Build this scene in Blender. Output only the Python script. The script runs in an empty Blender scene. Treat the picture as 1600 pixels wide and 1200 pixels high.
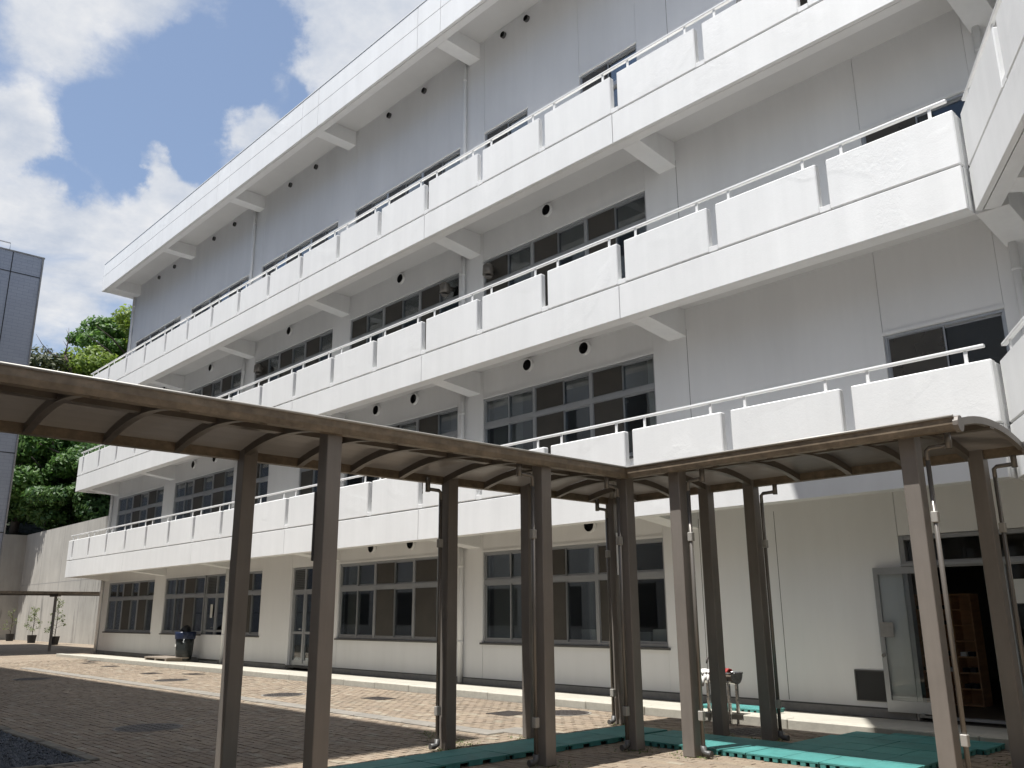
import bpy, bmesh, math, random
from mathutils import Vector, Matrix
random.seed(7)
R = math.radians
scene = bpy.context.scene
COL = scene.collection

# ------------------------------------------------------------------ camera
cam = bpy.data.cameras.new("camera")
cam.sensor_width = 36.0
cam.lens = 36.0 * 1342.53 / 1600
cam.clip_end = 3000
cam_o = bpy.data.objects.new("camera", cam)
COL.objects.link(cam_o)
yaw, pit, rol = R(46.64577566), R(14.93019687), R(-0.42141949)
fwd = Vector((-math.sin(yaw) * math.cos(pit), math.cos(yaw) * math.cos(pit), math.sin(pit)))
rgt = Vector((math.cos(yaw), math.sin(yaw), 0))
up = rgt.cross(fwd)
r2 = rgt * math.cos(rol) + up * math.sin(rol)
u2 = -rgt * math.sin(rol) + up * math.cos(rol)
m = Matrix((r2, u2, -fwd)).transposed().to_4x4()
m.translation = Vector((0, 0, 1.5))
cam_o.matrix_world = m
scene.camera = cam_o

# ------------------------------------------------------------------ sun, sky, exposure
SUN = Vector((-0.06, -0.33, 1.0)).normalized()          # direction towards the sun
sl = bpy.data.lights.new("sun", 'SUN')
sl.energy = 5.0
sl.angle = R(0.5)
sl.color = (1.0, 0.98, 0.945)
so = bpy.data.objects.new("sun", sl)
COL.objects.link(so)
so.rotation_euler = (-SUN).to_track_quat('-Z', 'Y').to_euler()
so.location = (0, 0, 60)

scene.view_settings.view_transform = 'Standard'
scene.view_settings.look = 'None'
scene.view_settings.gamma = 1.0
scene.view_settings.use_curve_mapping = False
scene.view_settings.exposure = 0.61

w = bpy.data.worlds.new("World")
scene.world = w
w.use_nodes = True
nt = w.node_tree
N, L = nt.nodes, nt.links
N.clear()


def nd(tree, kind, **kw):
    n = tree.nodes.new(kind)
    for k, v in kw.items():
        if k.startswith('i_'):
            n.inputs[k[2:].replace('_', ' ')].default_value = v
        else:
            setattr(n, k, v)
    return n


def mth(tree, op, a, b=None, clamp=False):
    n = tree.nodes.new('ShaderNodeMath')
    n.operation = op
    n.use_clamp = clamp
    for i, v in enumerate((a, b)):
        if v is None:
            continue
        if isinstance(v, (int, float)):
            n.inputs[i].default_value = v
        else:
            tree.links.new(v, n.inputs[i])
    return n.outputs[0]


def build_world():
    sky = nd(nt, 'ShaderNodeTexSky', sky_type='NISHITA', sun_disc=False)
    sky.sun_elevation = math.asin(SUN.z)
    sky.sun_rotation = math.atan2(SUN.x, SUN.y)
    sky.air_density = 1.0
    sky.dust_density = 0.6
    sky.ozone_density = 2.2
    tc = nd(nt, 'ShaderNodeTexCoord')
    d = tc.outputs['Generated']
    sep = nd(nt, 'ShaderNodeSeparateXYZ')
    L.new(d, sep.inputs[0])
    zz = mth(nt, 'ADD', mth(nt, 'MAXIMUM', sep.outputs['Z'], 0.0), 0.22)
    px = mth(nt, 'DIVIDE', sep.outputs['X'], zz)
    py = mth(nt, 'DIVIDE', sep.outputs['Y'], zz)
    cmb = nd(nt, 'ShaderNodeCombineXYZ')
    L.new(px, cmb.inputs[0])
    L.new(py, cmb.inputs[1])
    n1 = nd(nt, 'ShaderNodeTexNoise', i_Scale=3.4, i_Detail=12.0, i_Roughness=0.62, i_Distortion=0.35)
    L.new(cmb.outputs[0], n1.inputs['Vector'])
    n2 = nd(nt, 'ShaderNodeTexNoise', i_Scale=7.0, i_Detail=8.0, i_Roughness=0.6)
    L.new(cmb.outputs[0], n2.inputs['Vector'])
    dens = mth(nt, 'ADD', mth(nt, 'MULTIPLY', n1.outputs[0], 1.35), -.165)
    nw = nd(nt, 'ShaderNodeTexNoise', i_Scale=9.0, i_Detail=7.0, i_Roughness=.62)
    L.new(d, nw.inputs['Vector'])
    w1 = nd(nt, 'ShaderNodeVectorMath', operation='SUBTRACT')
    L.new(nw.outputs['Color'], w1.inputs[0])
    w1.inputs[1].default_value = (.5, .5, .5)
    w2 = nd(nt, 'ShaderNodeVectorMath', operation='SCALE')
    L.new(w1.outputs[0], w2.inputs[0])
    w2.inputs['Scale'].default_value = .11
    w3 = nd(nt, 'ShaderNodeVectorMath', operation='ADD')
    L.new(d, w3.inputs[0])
    L.new(w2.outputs[0], w3.inputs[1])
    dw = w3.outputs[0]
    lobes = [((-.817, .261, .514), .078, -.34), ((-.862, .233, .449), .058, -.34), ((-.784, .312, .536), .060, -.34), ((-.733, .351, .582), .044, -.36),
             ((-.828, .317, .463), .036, -.22), ((-.883, .206, .422), .026, -.26), ((-.745, .394, .539), .022, -.2),
             ((-.838, .280, .468), .027, .42), ((-.847, .296, .441), .036, .36), ((-.792, .351, .500), .042, .42), ((-.680, .430, .593), .085, .34),
             ((-.804, .201, .560), .080, .30), ((-.871, .166, .462), .050, .30), ((-.904, .219, .367), .095, .30), ((-.869, .307, .389), .065, .30)]
    for c, r, s in lobes:
        v = nd(nt, 'ShaderNodeVectorMath', operation='DISTANCE')
        L.new(dw, v.inputs[0])
        v.inputs[1].default_value = Vector(c).normalized()
        mr = nd(nt, 'ShaderNodeMapRange', interpolation_type='SMOOTHERSTEP')
        L.new(v.outputs['Value'], mr.inputs['Value'])
        mr.inputs['From Min'].default_value = r * 1.35
        mr.inputs['From Max'].default_value = r * 0.25
        mr.inputs['To Min'].default_value = 0
        mr.inputs['To Max'].default_value = s
        dens = mth(nt, 'ADD', dens, mr.outputs[0])
    mr = nd(nt, 'ShaderNodeMapRange', interpolation_type='SMOOTHSTEP')
    L.new(dens, mr.inputs['Value'])
    mr.inputs['From Min'].default_value = .40
    mr.inputs['From Max'].default_value = .82
    cloud = nd(nt, 'ShaderNodeValToRGB')
    L.new(n2.outputs[0], cloud.inputs[0])
    cloud.color_ramp.elements[0].position = .32
    cloud.color_ramp.elements[0].color = (.66, .72, .82, 1)
    cloud.color_ramp.elements[1].position = .62
    cloud.color_ramp.elements[1].color = (1, 1, 1, 1)
    cs = nd(nt, 'ShaderNodeMix', data_type='RGBA', blend_type='MULTIPLY')
    cs.inputs['Factor'].default_value = 1
    L.new(cloud.outputs[0], cs.inputs['A'])
    cs.inputs['B'].default_value = (6.1, 6.2, 6.4, 1)
    lift = nd(nt, 'ShaderNodeMix', data_type='RGBA')          # thin veil in the blue
    lift.inputs['Factor'].default_value = .27
    L.new(sky.outputs[0], lift.inputs['A'])
    lift.inputs['B'].default_value = (4.0, 4.9, 6.6, 1)
    mx = nd(nt, 'ShaderNodeMix', data_type='RGBA')
    L.new(mr.outputs[0], mx.inputs['Factor'])
    L.new(lift.outputs['Result'], mx.inputs['A'])
    L.new(cs.outputs['Result'], mx.inputs['B'])
    bg = nd(nt, 'ShaderNodeBackground')
    bg.inputs['Strength'].default_value = 0.088
    L.new(mx.outputs['Result'], bg.inputs[0])
    out = nd(nt, 'ShaderNodeOutputWorld')
    L.new(bg.outputs[0], out.inputs[0])


build_world()


# ------------------------------------------------------------------ materials
def pmat(name, col, rough=.6, metal=0.0, noise=None, bump=None, spec=.5, extra=None):
    """principled; noise=(scale, amount[, stretch]) varies value, bump=[(scale, strength, dist)]"""
    mt = bpy.data.materials.new(name)
    mt.use_nodes = True
    t = mt.node_tree
    b = t.nodes['Principled BSDF']
    b.inputs['Roughness'].default_value = rough
    b.inputs['Metallic'].default_value = metal
    b.inputs['Specular IOR Level'].default_value = spec
    geo = nd(t, 'ShaderNodeNewGeometry')
    P = geo.outputs['Position']
    c = None
    if noise:
        for sc, amt, *st in noise:
            v = P
            if st:
                mp = nd(t, 'ShaderNodeMapping')
                mp.inputs['Scale'].default_value = st[0]
                t.links.new(P, mp.inputs['Vector'])
                v = mp.outputs[0]
            n = nd(t, 'ShaderNodeTexNoise', i_Scale=sc, i_Detail=6.0, i_Roughness=.6)
            t.links.new(v, n.inputs['Vector'])
            mr = nd(t, 'ShaderNodeMapRange')
            t.links.new(n.outputs[0], mr.inputs['Value'])
            mr.inputs['From Min'].default_value = .3
            mr.inputs['From Max'].default_value = .7
            mr.inputs['To Min'].default_value = 1 - amt
            mr.inputs['To Max'].default_value = 1 + amt * .5
            c = mr.outputs[0] if c is None else mth(t, 'MULTIPLY', c, mr.outputs[0])
        mx = nd(t, 'ShaderNodeVectorMath', operation='SCALE')
        mx.inputs[0].default_value = col
        t.links.new(c, mx.inputs['Scale'])
        t.links.new(mx.outputs[0], b.inputs['Base Color'])
    else:
        b.inputs['Base Color'].default_value = (*col, 1)
    if bump:
        prev = None
        for sc, strg, dist in bump:
            n = nd(t, 'ShaderNodeTexNoise', i_Scale=sc, i_Detail=4.0, i_Roughness=.55)
            t.links.new(P, n.inputs['Vector'])
            bp = nd(t, 'ShaderNodeBump')
            bp.inputs['Strength'].default_value = strg
            bp.inputs['Distance'].default_value = dist
            t.links.new(n.outputs[0], bp.inputs['Height'])
            if prev:
                t.links.new(prev, bp.inputs['Normal'])
            prev = bp.outputs[0]
        t.links.new(prev, b.inputs['Normal'])
    if extra:
        extra(t, b, P)
    return mt


def patchy_relief(t, b, P):
    """repaired render: islands of raised plaster that only show in raking light"""
    old = b.inputs['Normal'].links[0].from_socket
    n = nd(t, 'ShaderNodeTexNoise', i_Scale=.55, i_Detail=2.0, i_Distortion=1.2)
    t.links.new(P, n.inputs['Vector'])
    k = nd(t, 'ShaderNodeMapRange')
    t.links.new(n.outputs[0], k.inputs['Value'])
    k.inputs['From Min'].default_value = .56
    k.inputs['From Max'].default_value = .64
    n2 = nd(t, 'ShaderNodeTexNoise', i_Scale=9.0, i_Detail=5.0, i_Roughness=.7, i_Distortion=.8)
    t.links.new(P, n2.inputs['Vector'])
    h = mth(t, 'MULTIPLY', k.outputs[0], n2.outputs[0])
    bp = nd(t, 'ShaderNodeBump')
    bp.inputs['Strength'].default_value = .22
    bp.inputs['Distance'].default_value = .02
    t.links.new(h, bp.inputs['Height'])
    t.links.new(old, bp.inputs['Normal'])
    t.links.new(bp.outputs[0], b.inputs['Normal'])


M = {}
M['white'] = pmat('white_paint', (.80, .80, .79), .55, noise=[(.35, .05), (2.2, .035, (1, 1, .25)), (5.0, .03, (1, 1, .05))], bump=[(38, .11, .012), (7, .06, .02)], extra=patchy_relief)
M['wall'] = pmat('wall_paint', (.80, .80, .795), .6, noise=[(.5, .08, (1, 1, .3)), (3.5, .025, (1, 1, .08))], bump=[(40, .10, .01)])
M['soffit'] = pmat('soffit_shade_tone', (.66, .655, .645), .7, noise=[(.5, .08)], bump=[(40, .1, .01)])  # darker than the white paint: shade of the recess put into the colour
M['floor'] = pmat('balcony_screed', (.74, .73, .71), .8, noise=[(1.5, .15)])
M['metalwhite'] = pmat('white_enamel', (.78, .78, .77), .35)
M['plinth'] = pmat('plinth_concrete', (.30, .29, .275), .85, noise=[(1.2, .2), (9, .15)], bump=[(25, .3, .01)])
M['joint'] = pmat('joint_sealant', (.16, .15, .14), .9)
M['alu'] = pmat('window_aluminium', (.40, .41, .42), .38, .55, noise=[(3, .08)])
M['sill'] = pmat('sill_metal', (.10, .098, .095), .5, .3)
M['dark'] = pmat('dark_louver', (.018, .018, .019), .6)
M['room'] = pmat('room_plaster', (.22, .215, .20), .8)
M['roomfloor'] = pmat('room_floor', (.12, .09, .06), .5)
M['curtain'] = pmat('curtain_cloth', (.68, .66, .60), .9, noise=[(4, .1)])
M['bronze'] = pmat('bronze_aluminium', (.215, .192, .17), .42, .12, noise=[(1.5, .12), (14, .08, (1, 1, .1))])
M['bronze_dark'] = pmat('weathered_bronze', (.235, .185, .13), .5, .2, noise=[(2.5, .4, (1, 1, 3)), (11, .3)])
M['rib'] = pmat('rib_bronze', (.15, .128, .106), .4, .2, noise=[(3, .25)])
M['pipe'] = pmat('pipe_bronze', (.17, .155, .138), .25, .3)
M['pipebk'] = pmat('clip_steel', (.36, .345, .315), .5, .2)
M['concrete'] = pmat('kerb_concrete', (.44, .415, .35), .85, noise=[(.8, .12), (12, .12)], bump=[(30, .3, .008)])
M['drainslab'] = pmat('drain_slab_concrete', (.235, .215, .185), .85, noise=[(1.5, .2), (14, .15)], bump=[(30, .3, .008)])
M['iron'] = pmat('cast_iron', (.075, .065, .06), .6, .4, noise=[(6, .3)], bump=[(60, .3, .006)])
M['steel'] = pmat('stainless_steel', (.55, .55, .54), .18, 1.0, bump=[(14, .25, .02)])
M['paper'] = pmat('paper', (.62, .62, .58), .8)
M['wood'] = pmat('locker_wood', (.50, .29, .15), .6, noise=[(3, .2, (1, 1, 6))])
M['oldwood'] = pmat('weathered_timber', (.24, .20, .16), .85, noise=[(3, .3, (5, 1, 1))])
M['black'] = pmat('black_plastic', (.016, .017, .018), .45)
M['blue'] = pmat('blue_plastic_bag', (.009, .018, .05), .4, bump=[(9, .6, .05)])
M['binbag'] = pmat('dark_plastic_bag', (.02, .023, .022), .28, bump=[(7, .8, .06)])
M['cloth'] = pmat('white_cloth', (.72, .71, .68), .9)
M['red'] = pmat('red_cloth', (.30, .035, .03), .8)
M['soil'] = pmat('soil', (.06, .045, .03), .95)
M['hill'] = pmat('hill_undergrowth', (.022, .032, .014), .95, noise=[(.6, .5)], bump=[(1.5, 1, .4)])
M['bark'] = pmat('bark', (.075, .058, .045), .9, noise=[(4, .4)], bump=[(12, .6, .04)])
M['deadwood'] = pmat('dead_wood', (.10, .07, .06), .9)
M['terracotta'] = pmat('pot_plastic', (.015, .014, .014), .6)
M['gravelbase'] = pmat('gravel_bed', (.05, .052, .055), .95, noise=[(20, .4)])
M['stone'] = pmat('gravel_stone', (.10, .11, .125), .8, noise=[(9, .55), (40, .2)])
M['kerbstone'] = pmat('edging_stone', (.20, .18, .145), .9, noise=[(3, .35), (14, .2)])
M['farwhite'] = pmat('block_render', (.55, .54, .52), .7, noise=[(.6, .08)])


def mat_panel(t, b, P):
    pass


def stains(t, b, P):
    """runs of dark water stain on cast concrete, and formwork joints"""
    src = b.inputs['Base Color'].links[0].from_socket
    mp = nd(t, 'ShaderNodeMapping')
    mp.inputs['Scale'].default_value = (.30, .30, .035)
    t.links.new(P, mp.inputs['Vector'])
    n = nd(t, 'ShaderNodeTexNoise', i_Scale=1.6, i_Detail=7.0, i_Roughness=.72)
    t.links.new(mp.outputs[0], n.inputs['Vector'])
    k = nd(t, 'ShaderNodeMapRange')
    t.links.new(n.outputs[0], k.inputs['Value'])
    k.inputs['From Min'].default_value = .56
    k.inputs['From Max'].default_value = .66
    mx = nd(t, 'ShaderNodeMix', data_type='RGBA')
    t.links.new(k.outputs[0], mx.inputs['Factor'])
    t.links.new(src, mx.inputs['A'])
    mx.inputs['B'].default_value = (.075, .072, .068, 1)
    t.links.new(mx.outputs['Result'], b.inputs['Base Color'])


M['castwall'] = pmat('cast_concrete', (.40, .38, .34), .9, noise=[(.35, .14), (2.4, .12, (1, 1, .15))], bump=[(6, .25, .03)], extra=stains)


def tile_mat():
    mt = bpy.data.materials.new('grey_wall_tile')
    mt.use_nodes = True
    t = mt.node_tree
    b = t.nodes['Principled BSDF']
    b.inputs['Roughness'].default_value = .45
    geo = nd(t, 'ShaderNodeNewGeometry')
    s = nd(t, 'ShaderNodeSeparateXYZ')
    t.links.new(geo.outputs['Position'], s.inputs[0])
    c = nd(t, 'ShaderNodeCombineXYZ')
    t.links.new(s.outputs['Y'], c.inputs[0])
    t.links.new(s.outputs['Z'], c.inputs[1])
    br = nd(t, 'ShaderNodeTexBrick')
    t.links.new(c.outputs[0], br.inputs['Vector'])
    br.offset = .5
    br.inputs['Scale'].default_value = 1
    br.inputs['Brick Width'].default_value = .45
    br.inputs['Row Height'].default_value = .15
    br.inputs['Mortar Size'].default_value = .008
    br.inputs['Color1'].default_value = (.33, .35, .395, 1)
    br.inputs['Color2'].default_value = (.31, .33, .375, 1)
    br.inputs['Mortar'].default_value = (.26, .275, .315, 1)
    t.links.new(br.outputs['Color'], b.inputs['Base Color'])
    bp = nd(t, 'ShaderNodeBump')
    bp.inputs['Strength'].default_value = .4
    bp.inputs['Distance'].default_value = .01
    bp.invert = True
    t.links.new(br.outputs['Fac'], bp.inputs['Height'])
    t.links.new(bp.outputs[0], b.inputs['Normal'])
    return mt


M['tile'] = tile_mat()


def glass_mat(name, tint, refl):
    mt = bpy.data.materials.new(name)
    mt.use_nodes = True
    t = mt.node_tree
    t.nodes.clear()
    tr = nd(t, 'ShaderNodeBsdfTransparent')
    tr.inputs[0].default_value = (*tint, 1)
    gl = nd(t, 'ShaderNodeBsdfGlossy')
    gl.inputs['Roughness'].default_value = .015
    gl.inputs['Color'].default_value = (.95, .97, 1, 1)
    fr = nd(t, 'ShaderNodeFresnel')
    fr.inputs['IOR'].default_value = 1.5
    f = mth(t, 'MULTIPLY', fr.outputs[0], refl)
    mx = nd(t, 'ShaderNodeMixShader')
    t.links.new(f, mx.inputs[0])
    t.links.new(tr.outputs[0], mx.inputs[1])
    t.links.new(gl.outputs[0], mx.inputs[2])
    o = nd(t, 'ShaderNodeOutputMaterial')
    t.links.new(mx.outputs[0], o.inputs[0])
    return mt


M['glass'] = glass_mat('window_glass', (.84, .87, .87), .85)
M['doorglass'] = glass_mat('door_glass', (.95, .965, .96), .9)


def mix_mat(name, col, transp, transl=None, rough=.5):
    mt = bpy.data.materials.new(name)
    mt.use_nodes = True
    t = mt.node_tree
    t.nodes.clear()
    df = nd(t, 'ShaderNodeBsdfPrincipled')
    geo = nd(t, 'ShaderNodeNewGeometry')
    n = nd(t, 'ShaderNodeTexNoise', i_Scale=2.5, i_Detail=5.0)
    t.links.new(geo.outputs['Position'], n.inputs['Vector'])
    mr = nd(t, 'ShaderNodeMapRange')
    t.links.new(n.outputs[0], mr.inputs['Value'])
    mr.inputs['To Min'].default_value = .7
    mr.inputs['To Max'].default_value = 1.3
    sc = nd(t, 'ShaderNodeVectorMath', operation='SCALE')
    sc.inputs[0].default_value = col
    t.links.new(mr.outputs[0], sc.inputs['Scale'])
    t.links.new(sc.outputs[0], df.inputs['Base Color'])
    df.inputs['Roughness'].default_value = rough
    last = df.outputs[0]
    if transl:
        tl = nd(t, 'ShaderNodeBsdfTranslucent')
        tl.inputs[0].default_value = (*transl, 1)
        ad = nd(t, 'ShaderNodeAddShader')
        t.links.new(last, ad.inputs[0])
        t.links.new(tl.outputs[0], ad.inputs[1])
        last = ad.outputs[0]
    tr = nd(t, 'ShaderNodeBsdfTransparent')
    mx = nd(t, 'ShaderNodeMixShader')
    mx.inputs[0].default_value = transp
    t.links.new(last, mx.inputs[1])
    t.links.new(tr.outputs[0], mx.inputs[2])
    o = nd(t, 'ShaderNodeOutputMaterial')
    t.links.new(mx.outputs[0], o.inputs[0])
    return mt


M['screen'] = mix_mat('insect_screen', (.065, .059, .05), .22)
M['poly'] = mix_mat('smoked_polycarbonate', (.11, .096, .082), .012, (.014, .0115, .009), .35)
M['sheer'] = mix_mat('sheer_curtain', (.62, .61, .57), .10, None, .9)


def paver_mat(far):
    mt = bpy.data.materials.new('paver_far' if far else 'paver_clay')
    mt.use_nodes = True
    t = mt.node_tree
    b = t.nodes['Principled BSDF']
    b.inputs['Roughness'].default_value = .85
    geo = nd(t, 'ShaderNodeNewGeometry')
    P = geo.outputs['Position']
    s = nd(t, 'ShaderNodeSeparateXYZ')
    t.links.new(P, s.inputs[0])
    row = mth(t, 'FLOOR', mth(t, 'DIVIDE', s.outputs['Y'], .1))
    odd = mth(t, 'MULTIPLY', mth(t, 'MODULO', mth(t, 'ADD', row, 1000), 2), .5)
    cx = mth(t, 'ADD', mth(t, 'DIVIDE', s.outputs['X'], .2), odd)
    colm = mth(t, 'FLOOR', cx)
    cb = nd(t, 'ShaderNodeCombineXYZ')
    t.links.new(row, cb.inputs[0])
    t.links.new(colm, cb.inputs[1])
    wn = nd(t, 'ShaderNodeTexWhiteNoise', noise_dimensions='2D')
    t.links.new(cb.outputs[0], wn.inputs['Vector'])
    ramp = nd(t, 'ShaderNodeValToRGB')
    ramp.color_ramp.interpolation = 'CONSTANT'
    els = ramp.color_ramp.elements
    cols = [(0, (.215, .150, .112)), (.25, (.245, .175, .128)), (.5, (.20, .150, .118)), (.68, (.26, .195, .145)), (.84, (.225, .165, .13)), (.94, (.31, .265, .22))]
    cols = [(p, (.5 * .24 + .5 * c[0] * 1.03, .5 * .193 + .5 * c[1] * 1.10, .5 * .147 + .5 * c[2] * 1.0)) for p, c in cols]
    els[0].color = (*cols[0][1], 1)
    els[1].position, els[1].color = cols[1][0], (*cols[1][1], 1)
    for p, c in cols[2:]:
        e = els.new(p)
        e.color = (*c, 1)
    t.links.new(wn.outputs['Value'], ramp.inputs[0])
    n = nd(t, 'ShaderNodeTexNoise', i_Scale=.55, i_Detail=7.0, i_Roughness=.65)
    t.links.new(P, n.inputs['Vector'])
    mr = nd(t, 'ShaderNodeMapRange')
    t.links.new(n.outputs[0], mr.inputs['Value'])
    mr.inputs['From Min'].default_value = .3
    mr.inputs['From Max'].default_value = .7
    mr.inputs['To Min'].default_value = .86
    mr.inputs['To Max'].default_value = 1.13
    n3 = nd(t, 'ShaderNodeTexNoise', i_Scale=30, i_Detail=4.0)
    t.links.new(P, n3.inputs['Vector'])
    mr3 = nd(t, 'ShaderNodeMapRange')
    t.links.new(n3.outputs[0], mr3.inputs['Value'])
    mr3.inputs['To Min'].default_value = .75
    mr3.inputs['To Max'].default_value = 1.25
    f = mth(t, 'MULTIPLY', mr.outputs[0], mr3.outputs[0])
    if far:
        fx = mth(t, 'ABSOLUTE', mth(t, 'SUBTRACT', mth(t, 'FRACT', cx), .5))
        fy = mth(t, 'ABSOLUTE', mth(t, 'SUBTRACT', mth(t, 'FRACT', mth(t, 'DIVIDE', s.outputs['Y'], .1)), .5))
        jx = mth(t, 'GREATER_THAN', fx, .48)
        jy = mth(t, 'GREATER_THAN', fy, .46)
        j = mth(t, 'MAXIMUM', jx, jy)
        f = mth(t, 'MULTIPLY', f, mth(t, 'SUBTRACT', 1, mth(t, 'MULTIPLY', j, .45)))
    sc = nd(t, 'ShaderNodeVectorMath', operation='SCALE')
    t.links.new(ramp.outputs[0], sc.inputs[0])
    t.links.new(f, sc.inputs['Scale'])
    t.links.new(sc.outputs[0], b.inputs['Base Color'])
    bp = nd(t, 'ShaderNodeBump')
    bp.inputs['Strength'].default_value = .3
    bp.inputs['Distance'].default_value = .006
    t.links.new(n3.outputs[0], bp.inputs['Height'])
    t.links.new(bp.outputs[0], b.inputs['Normal'])
    return mt


M['paver'] = paver_mat(False)
M['paverfar'] = paver_mat(True)
M['bed'] = pmat('joint_sand', (.07, .058, .046), .95)
M['mat'] = pmat('green_plastic_mat', (.062, .25, .23), .65, noise=[(1.5, .28), (7, .12), (40, .12)])


def leaf_mat(name, a, b_, tr=.5):
    mt = bpy.data.materials.new(name)
    mt.use_nodes = True
    t = mt.node_tree
    t.nodes.clear()
    oi = nd(t, 'ShaderNodeNewGeometry')
    n = nd(t, 'ShaderNodeTexNoise', i_Scale=.55, i_Detail=3.0)
    t.links.new(oi.outputs['Position'], n.inputs['Vector'])
    rp = nd(t, 'ShaderNodeMapRange')
    rp.inputs['From Min'].default_value = .35
    rp.inputs['From Max'].default_value = .65
    t.links.new(mth(t, 'ADD', mth(t, 'MULTIPLY', n.outputs[0], .6), mth(t, 'MULTIPLY', oi.outputs['Random Per Island'], .4)), rp.inputs['Value'])
    mx = nd(t, 'ShaderNodeMix', data_type='RGBA')
    t.links.new(rp.outputs[0], mx.inputs['Factor'])
    mx.inputs['A'].default_value = (*a, 1)
    mx.inputs['B'].default_value = (*b_, 1)
    df = nd(t, 'ShaderNodeBsdfPrincipled')
    df.inputs['Roughness'].default_value = .5
    t.links.new(mx.outputs['Result'], df.inputs['Base Color'])
    tl = nd(t, 'ShaderNodeBsdfTranslucent')
    t.links.new(mx.outputs['Result'], tl.inputs[0])
    ms = nd(t, 'ShaderNodeMixShader')
    ms.inputs[0].default_value = tr
    t.links.new(df.outputs[0], ms.inputs[1])
    t.links.new(tl.outputs[0], ms.inputs[2])
    o = nd(t, 'ShaderNodeOutputMaterial')
    t.links.new(ms.outputs[0], o.inputs[0])
    return mt


M['leaf_bright'] = leaf_mat('leaf_yellow_green', (.125, .20, .028), (.24, .32, .05))
M['leaf_bright2'] = leaf_mat('leaf_fresh_green', (.065, .15, .028), (.14, .25, .05))
M['leaf_mid'] = leaf_mat('leaf_mid_green', (.042, .10, .025), (.105, .19, .042), .42)
M['leaf_dark'] = leaf_mat('leaf_dark_green', (.028, .045, .016), (.085, .095, .028), .3)
M['leaf_shrub'] = leaf_mat('leaf_shrub', (.10, .15, .04), (.22, .26, .09), .4)


# ------------------------------------------------------------------ geometry helpers
class MB:
    def __init__(s):
        s.v, s.f, s.mi = [], [], []

    def quad(s, pts, mi=0):
        k = len(s.v)
        s.v += [tuple(p) for p in pts]
        s.f.append(tuple(range(k, k + len(pts))))
        s.mi.append(mi)

    def box(s, x0, x1, y0, y1, z0, z1, mi=0):
        k = len(s.v)
        s.v += [(x0, y0, z0), (x1, y0, z0), (x1, y1, z0), (x0, y1, z0), (x0, y0, z1), (x1, y0, z1), (x1, y1, z1), (x0, y1, z1)]
        s.f += [tuple(k + i for i in q) for q in ((0, 3, 2, 1), (4, 5, 6, 7), (0, 1, 5, 4), (1, 2, 6, 5), (2, 3, 7, 6), (3, 0, 4, 7))]
        s.mi += [mi] * 6
        return s

    def prism(s, poly, axis, a, b, mi=0):
        """poly in the two other axes, extruded from a to b along axis"""
        def mk(p, t):
            if axis == 'x':
                return (t, p[0], p[1])
            if axis == 'y':
                return (p[0], t, p[1])
            return (p[0], p[1], t)
        n = len(poly)
        k = len(s.v)
        s.v += [mk(p, a) for p in poly] + [mk(p, b) for p in poly]
        s.f += [tuple(k + i for i in range(n)), tuple(k + n + i for i in reversed(range(n)))]
        s.f += [(k + i, k + n + i, k + n + (i + 1) % n, k + (i + 1) % n) for i in range(n)]
        s.mi += [mi] * (n + 2)
        return s

    def tube(s, pts, r, n=10, mi=0, cap=True):
        pts = [Vector(p) for p in pts]
        rr = r if isinstance(r, (list, tuple)) else [r] * len(pts)
        k = len(s.v)
        for i, p in enumerate(pts):
            d = (pts[min(i + 1, len(pts) - 1)] - pts[max(i - 1, 0)]).normalized()
            a = d.orthogonal().normalized() if i == 0 else (a - d * a.dot(d)).normalized()
            b = d.cross(a)
            for j in range(n):
                t = 2 * math.pi * j / n
                s.v.append(tuple(p + (a * math.cos(t) + b * math.sin(t)) * rr[i]))
        for i in range(len(pts) - 1):
            for j in range(n):
                s.f.append((k + i * n + j, k + i * n + (j + 1) % n, k + (i + 1) * n + (j + 1) % n, k + (i + 1) * n + j))
                s.mi.append(mi)
        if cap:
            s.f += [tuple(k + j for j in reversed(range(n))), tuple(k + (len(pts) - 1) * n + j for j in range(n))]
            s.mi += [mi] * 2
        return s

    def mesh(s, name, mats, bevel=0, smooth=False, seg=1):
        me = bpy.data.meshes.new(name)
        me.from_pydata(s.v, [], s.f)
        for mt in (mats if isinstance(mats, (list, tuple)) else [mats]):
            me.materials.append(mt)
        me.polygons.foreach_set('material_index', s.mi)
        bm = bmesh.new()
        bm.from_mesh(me)
        bmesh.ops.recalc_face_normals(bm, faces=bm.faces)
        if bevel:
            bmesh.ops.bevel(bm, geom=list(bm.edges), offset=bevel, segments=seg, affect='EDGES', profile=.5)
        if smooth:
            for f in bm.faces:
                f.smooth = len(f.verts) == 4
        bm.to_mesh(me)
        bm.free()
        return me

    def build(s, name, mats, parent=None, loc=None, **kw):
        return link(name, s.mesh(name, mats, **kw), parent, loc)


def link(name, me, parent=None, loc=None, rz=0):
    o = bpy.data.objects.new(name, me)
    COL.objects.link(o)
    if parent:
        o.parent = parent
    if loc:
        o.location = loc
    if rz:
        o.rotation_euler.z = rz
    return o


def tag(o, label, cat, group=None):
    o['label'] = label
    o['category'] = cat
    if group:
        o['group'] = group
    return o


def thing(name, label, cat, loc=(0, 0, 0), rz=0, group=None):
    o = link(name, None, None, loc, rz)
    return tag(o, label, cat, group)


def structure(o):
    o['kind'] = 'structure'
    return o


def stuff(o):
    o['kind'] = 'stuff'
    return o


def copy_tree(o, parent=None):
    c = o.copy()
    COL.objects.link(c)
    if parent:
        c.parent = parent
    for ch in list(o.children):
        copy_tree(ch, c)
    return c


CACHE = {}


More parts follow.
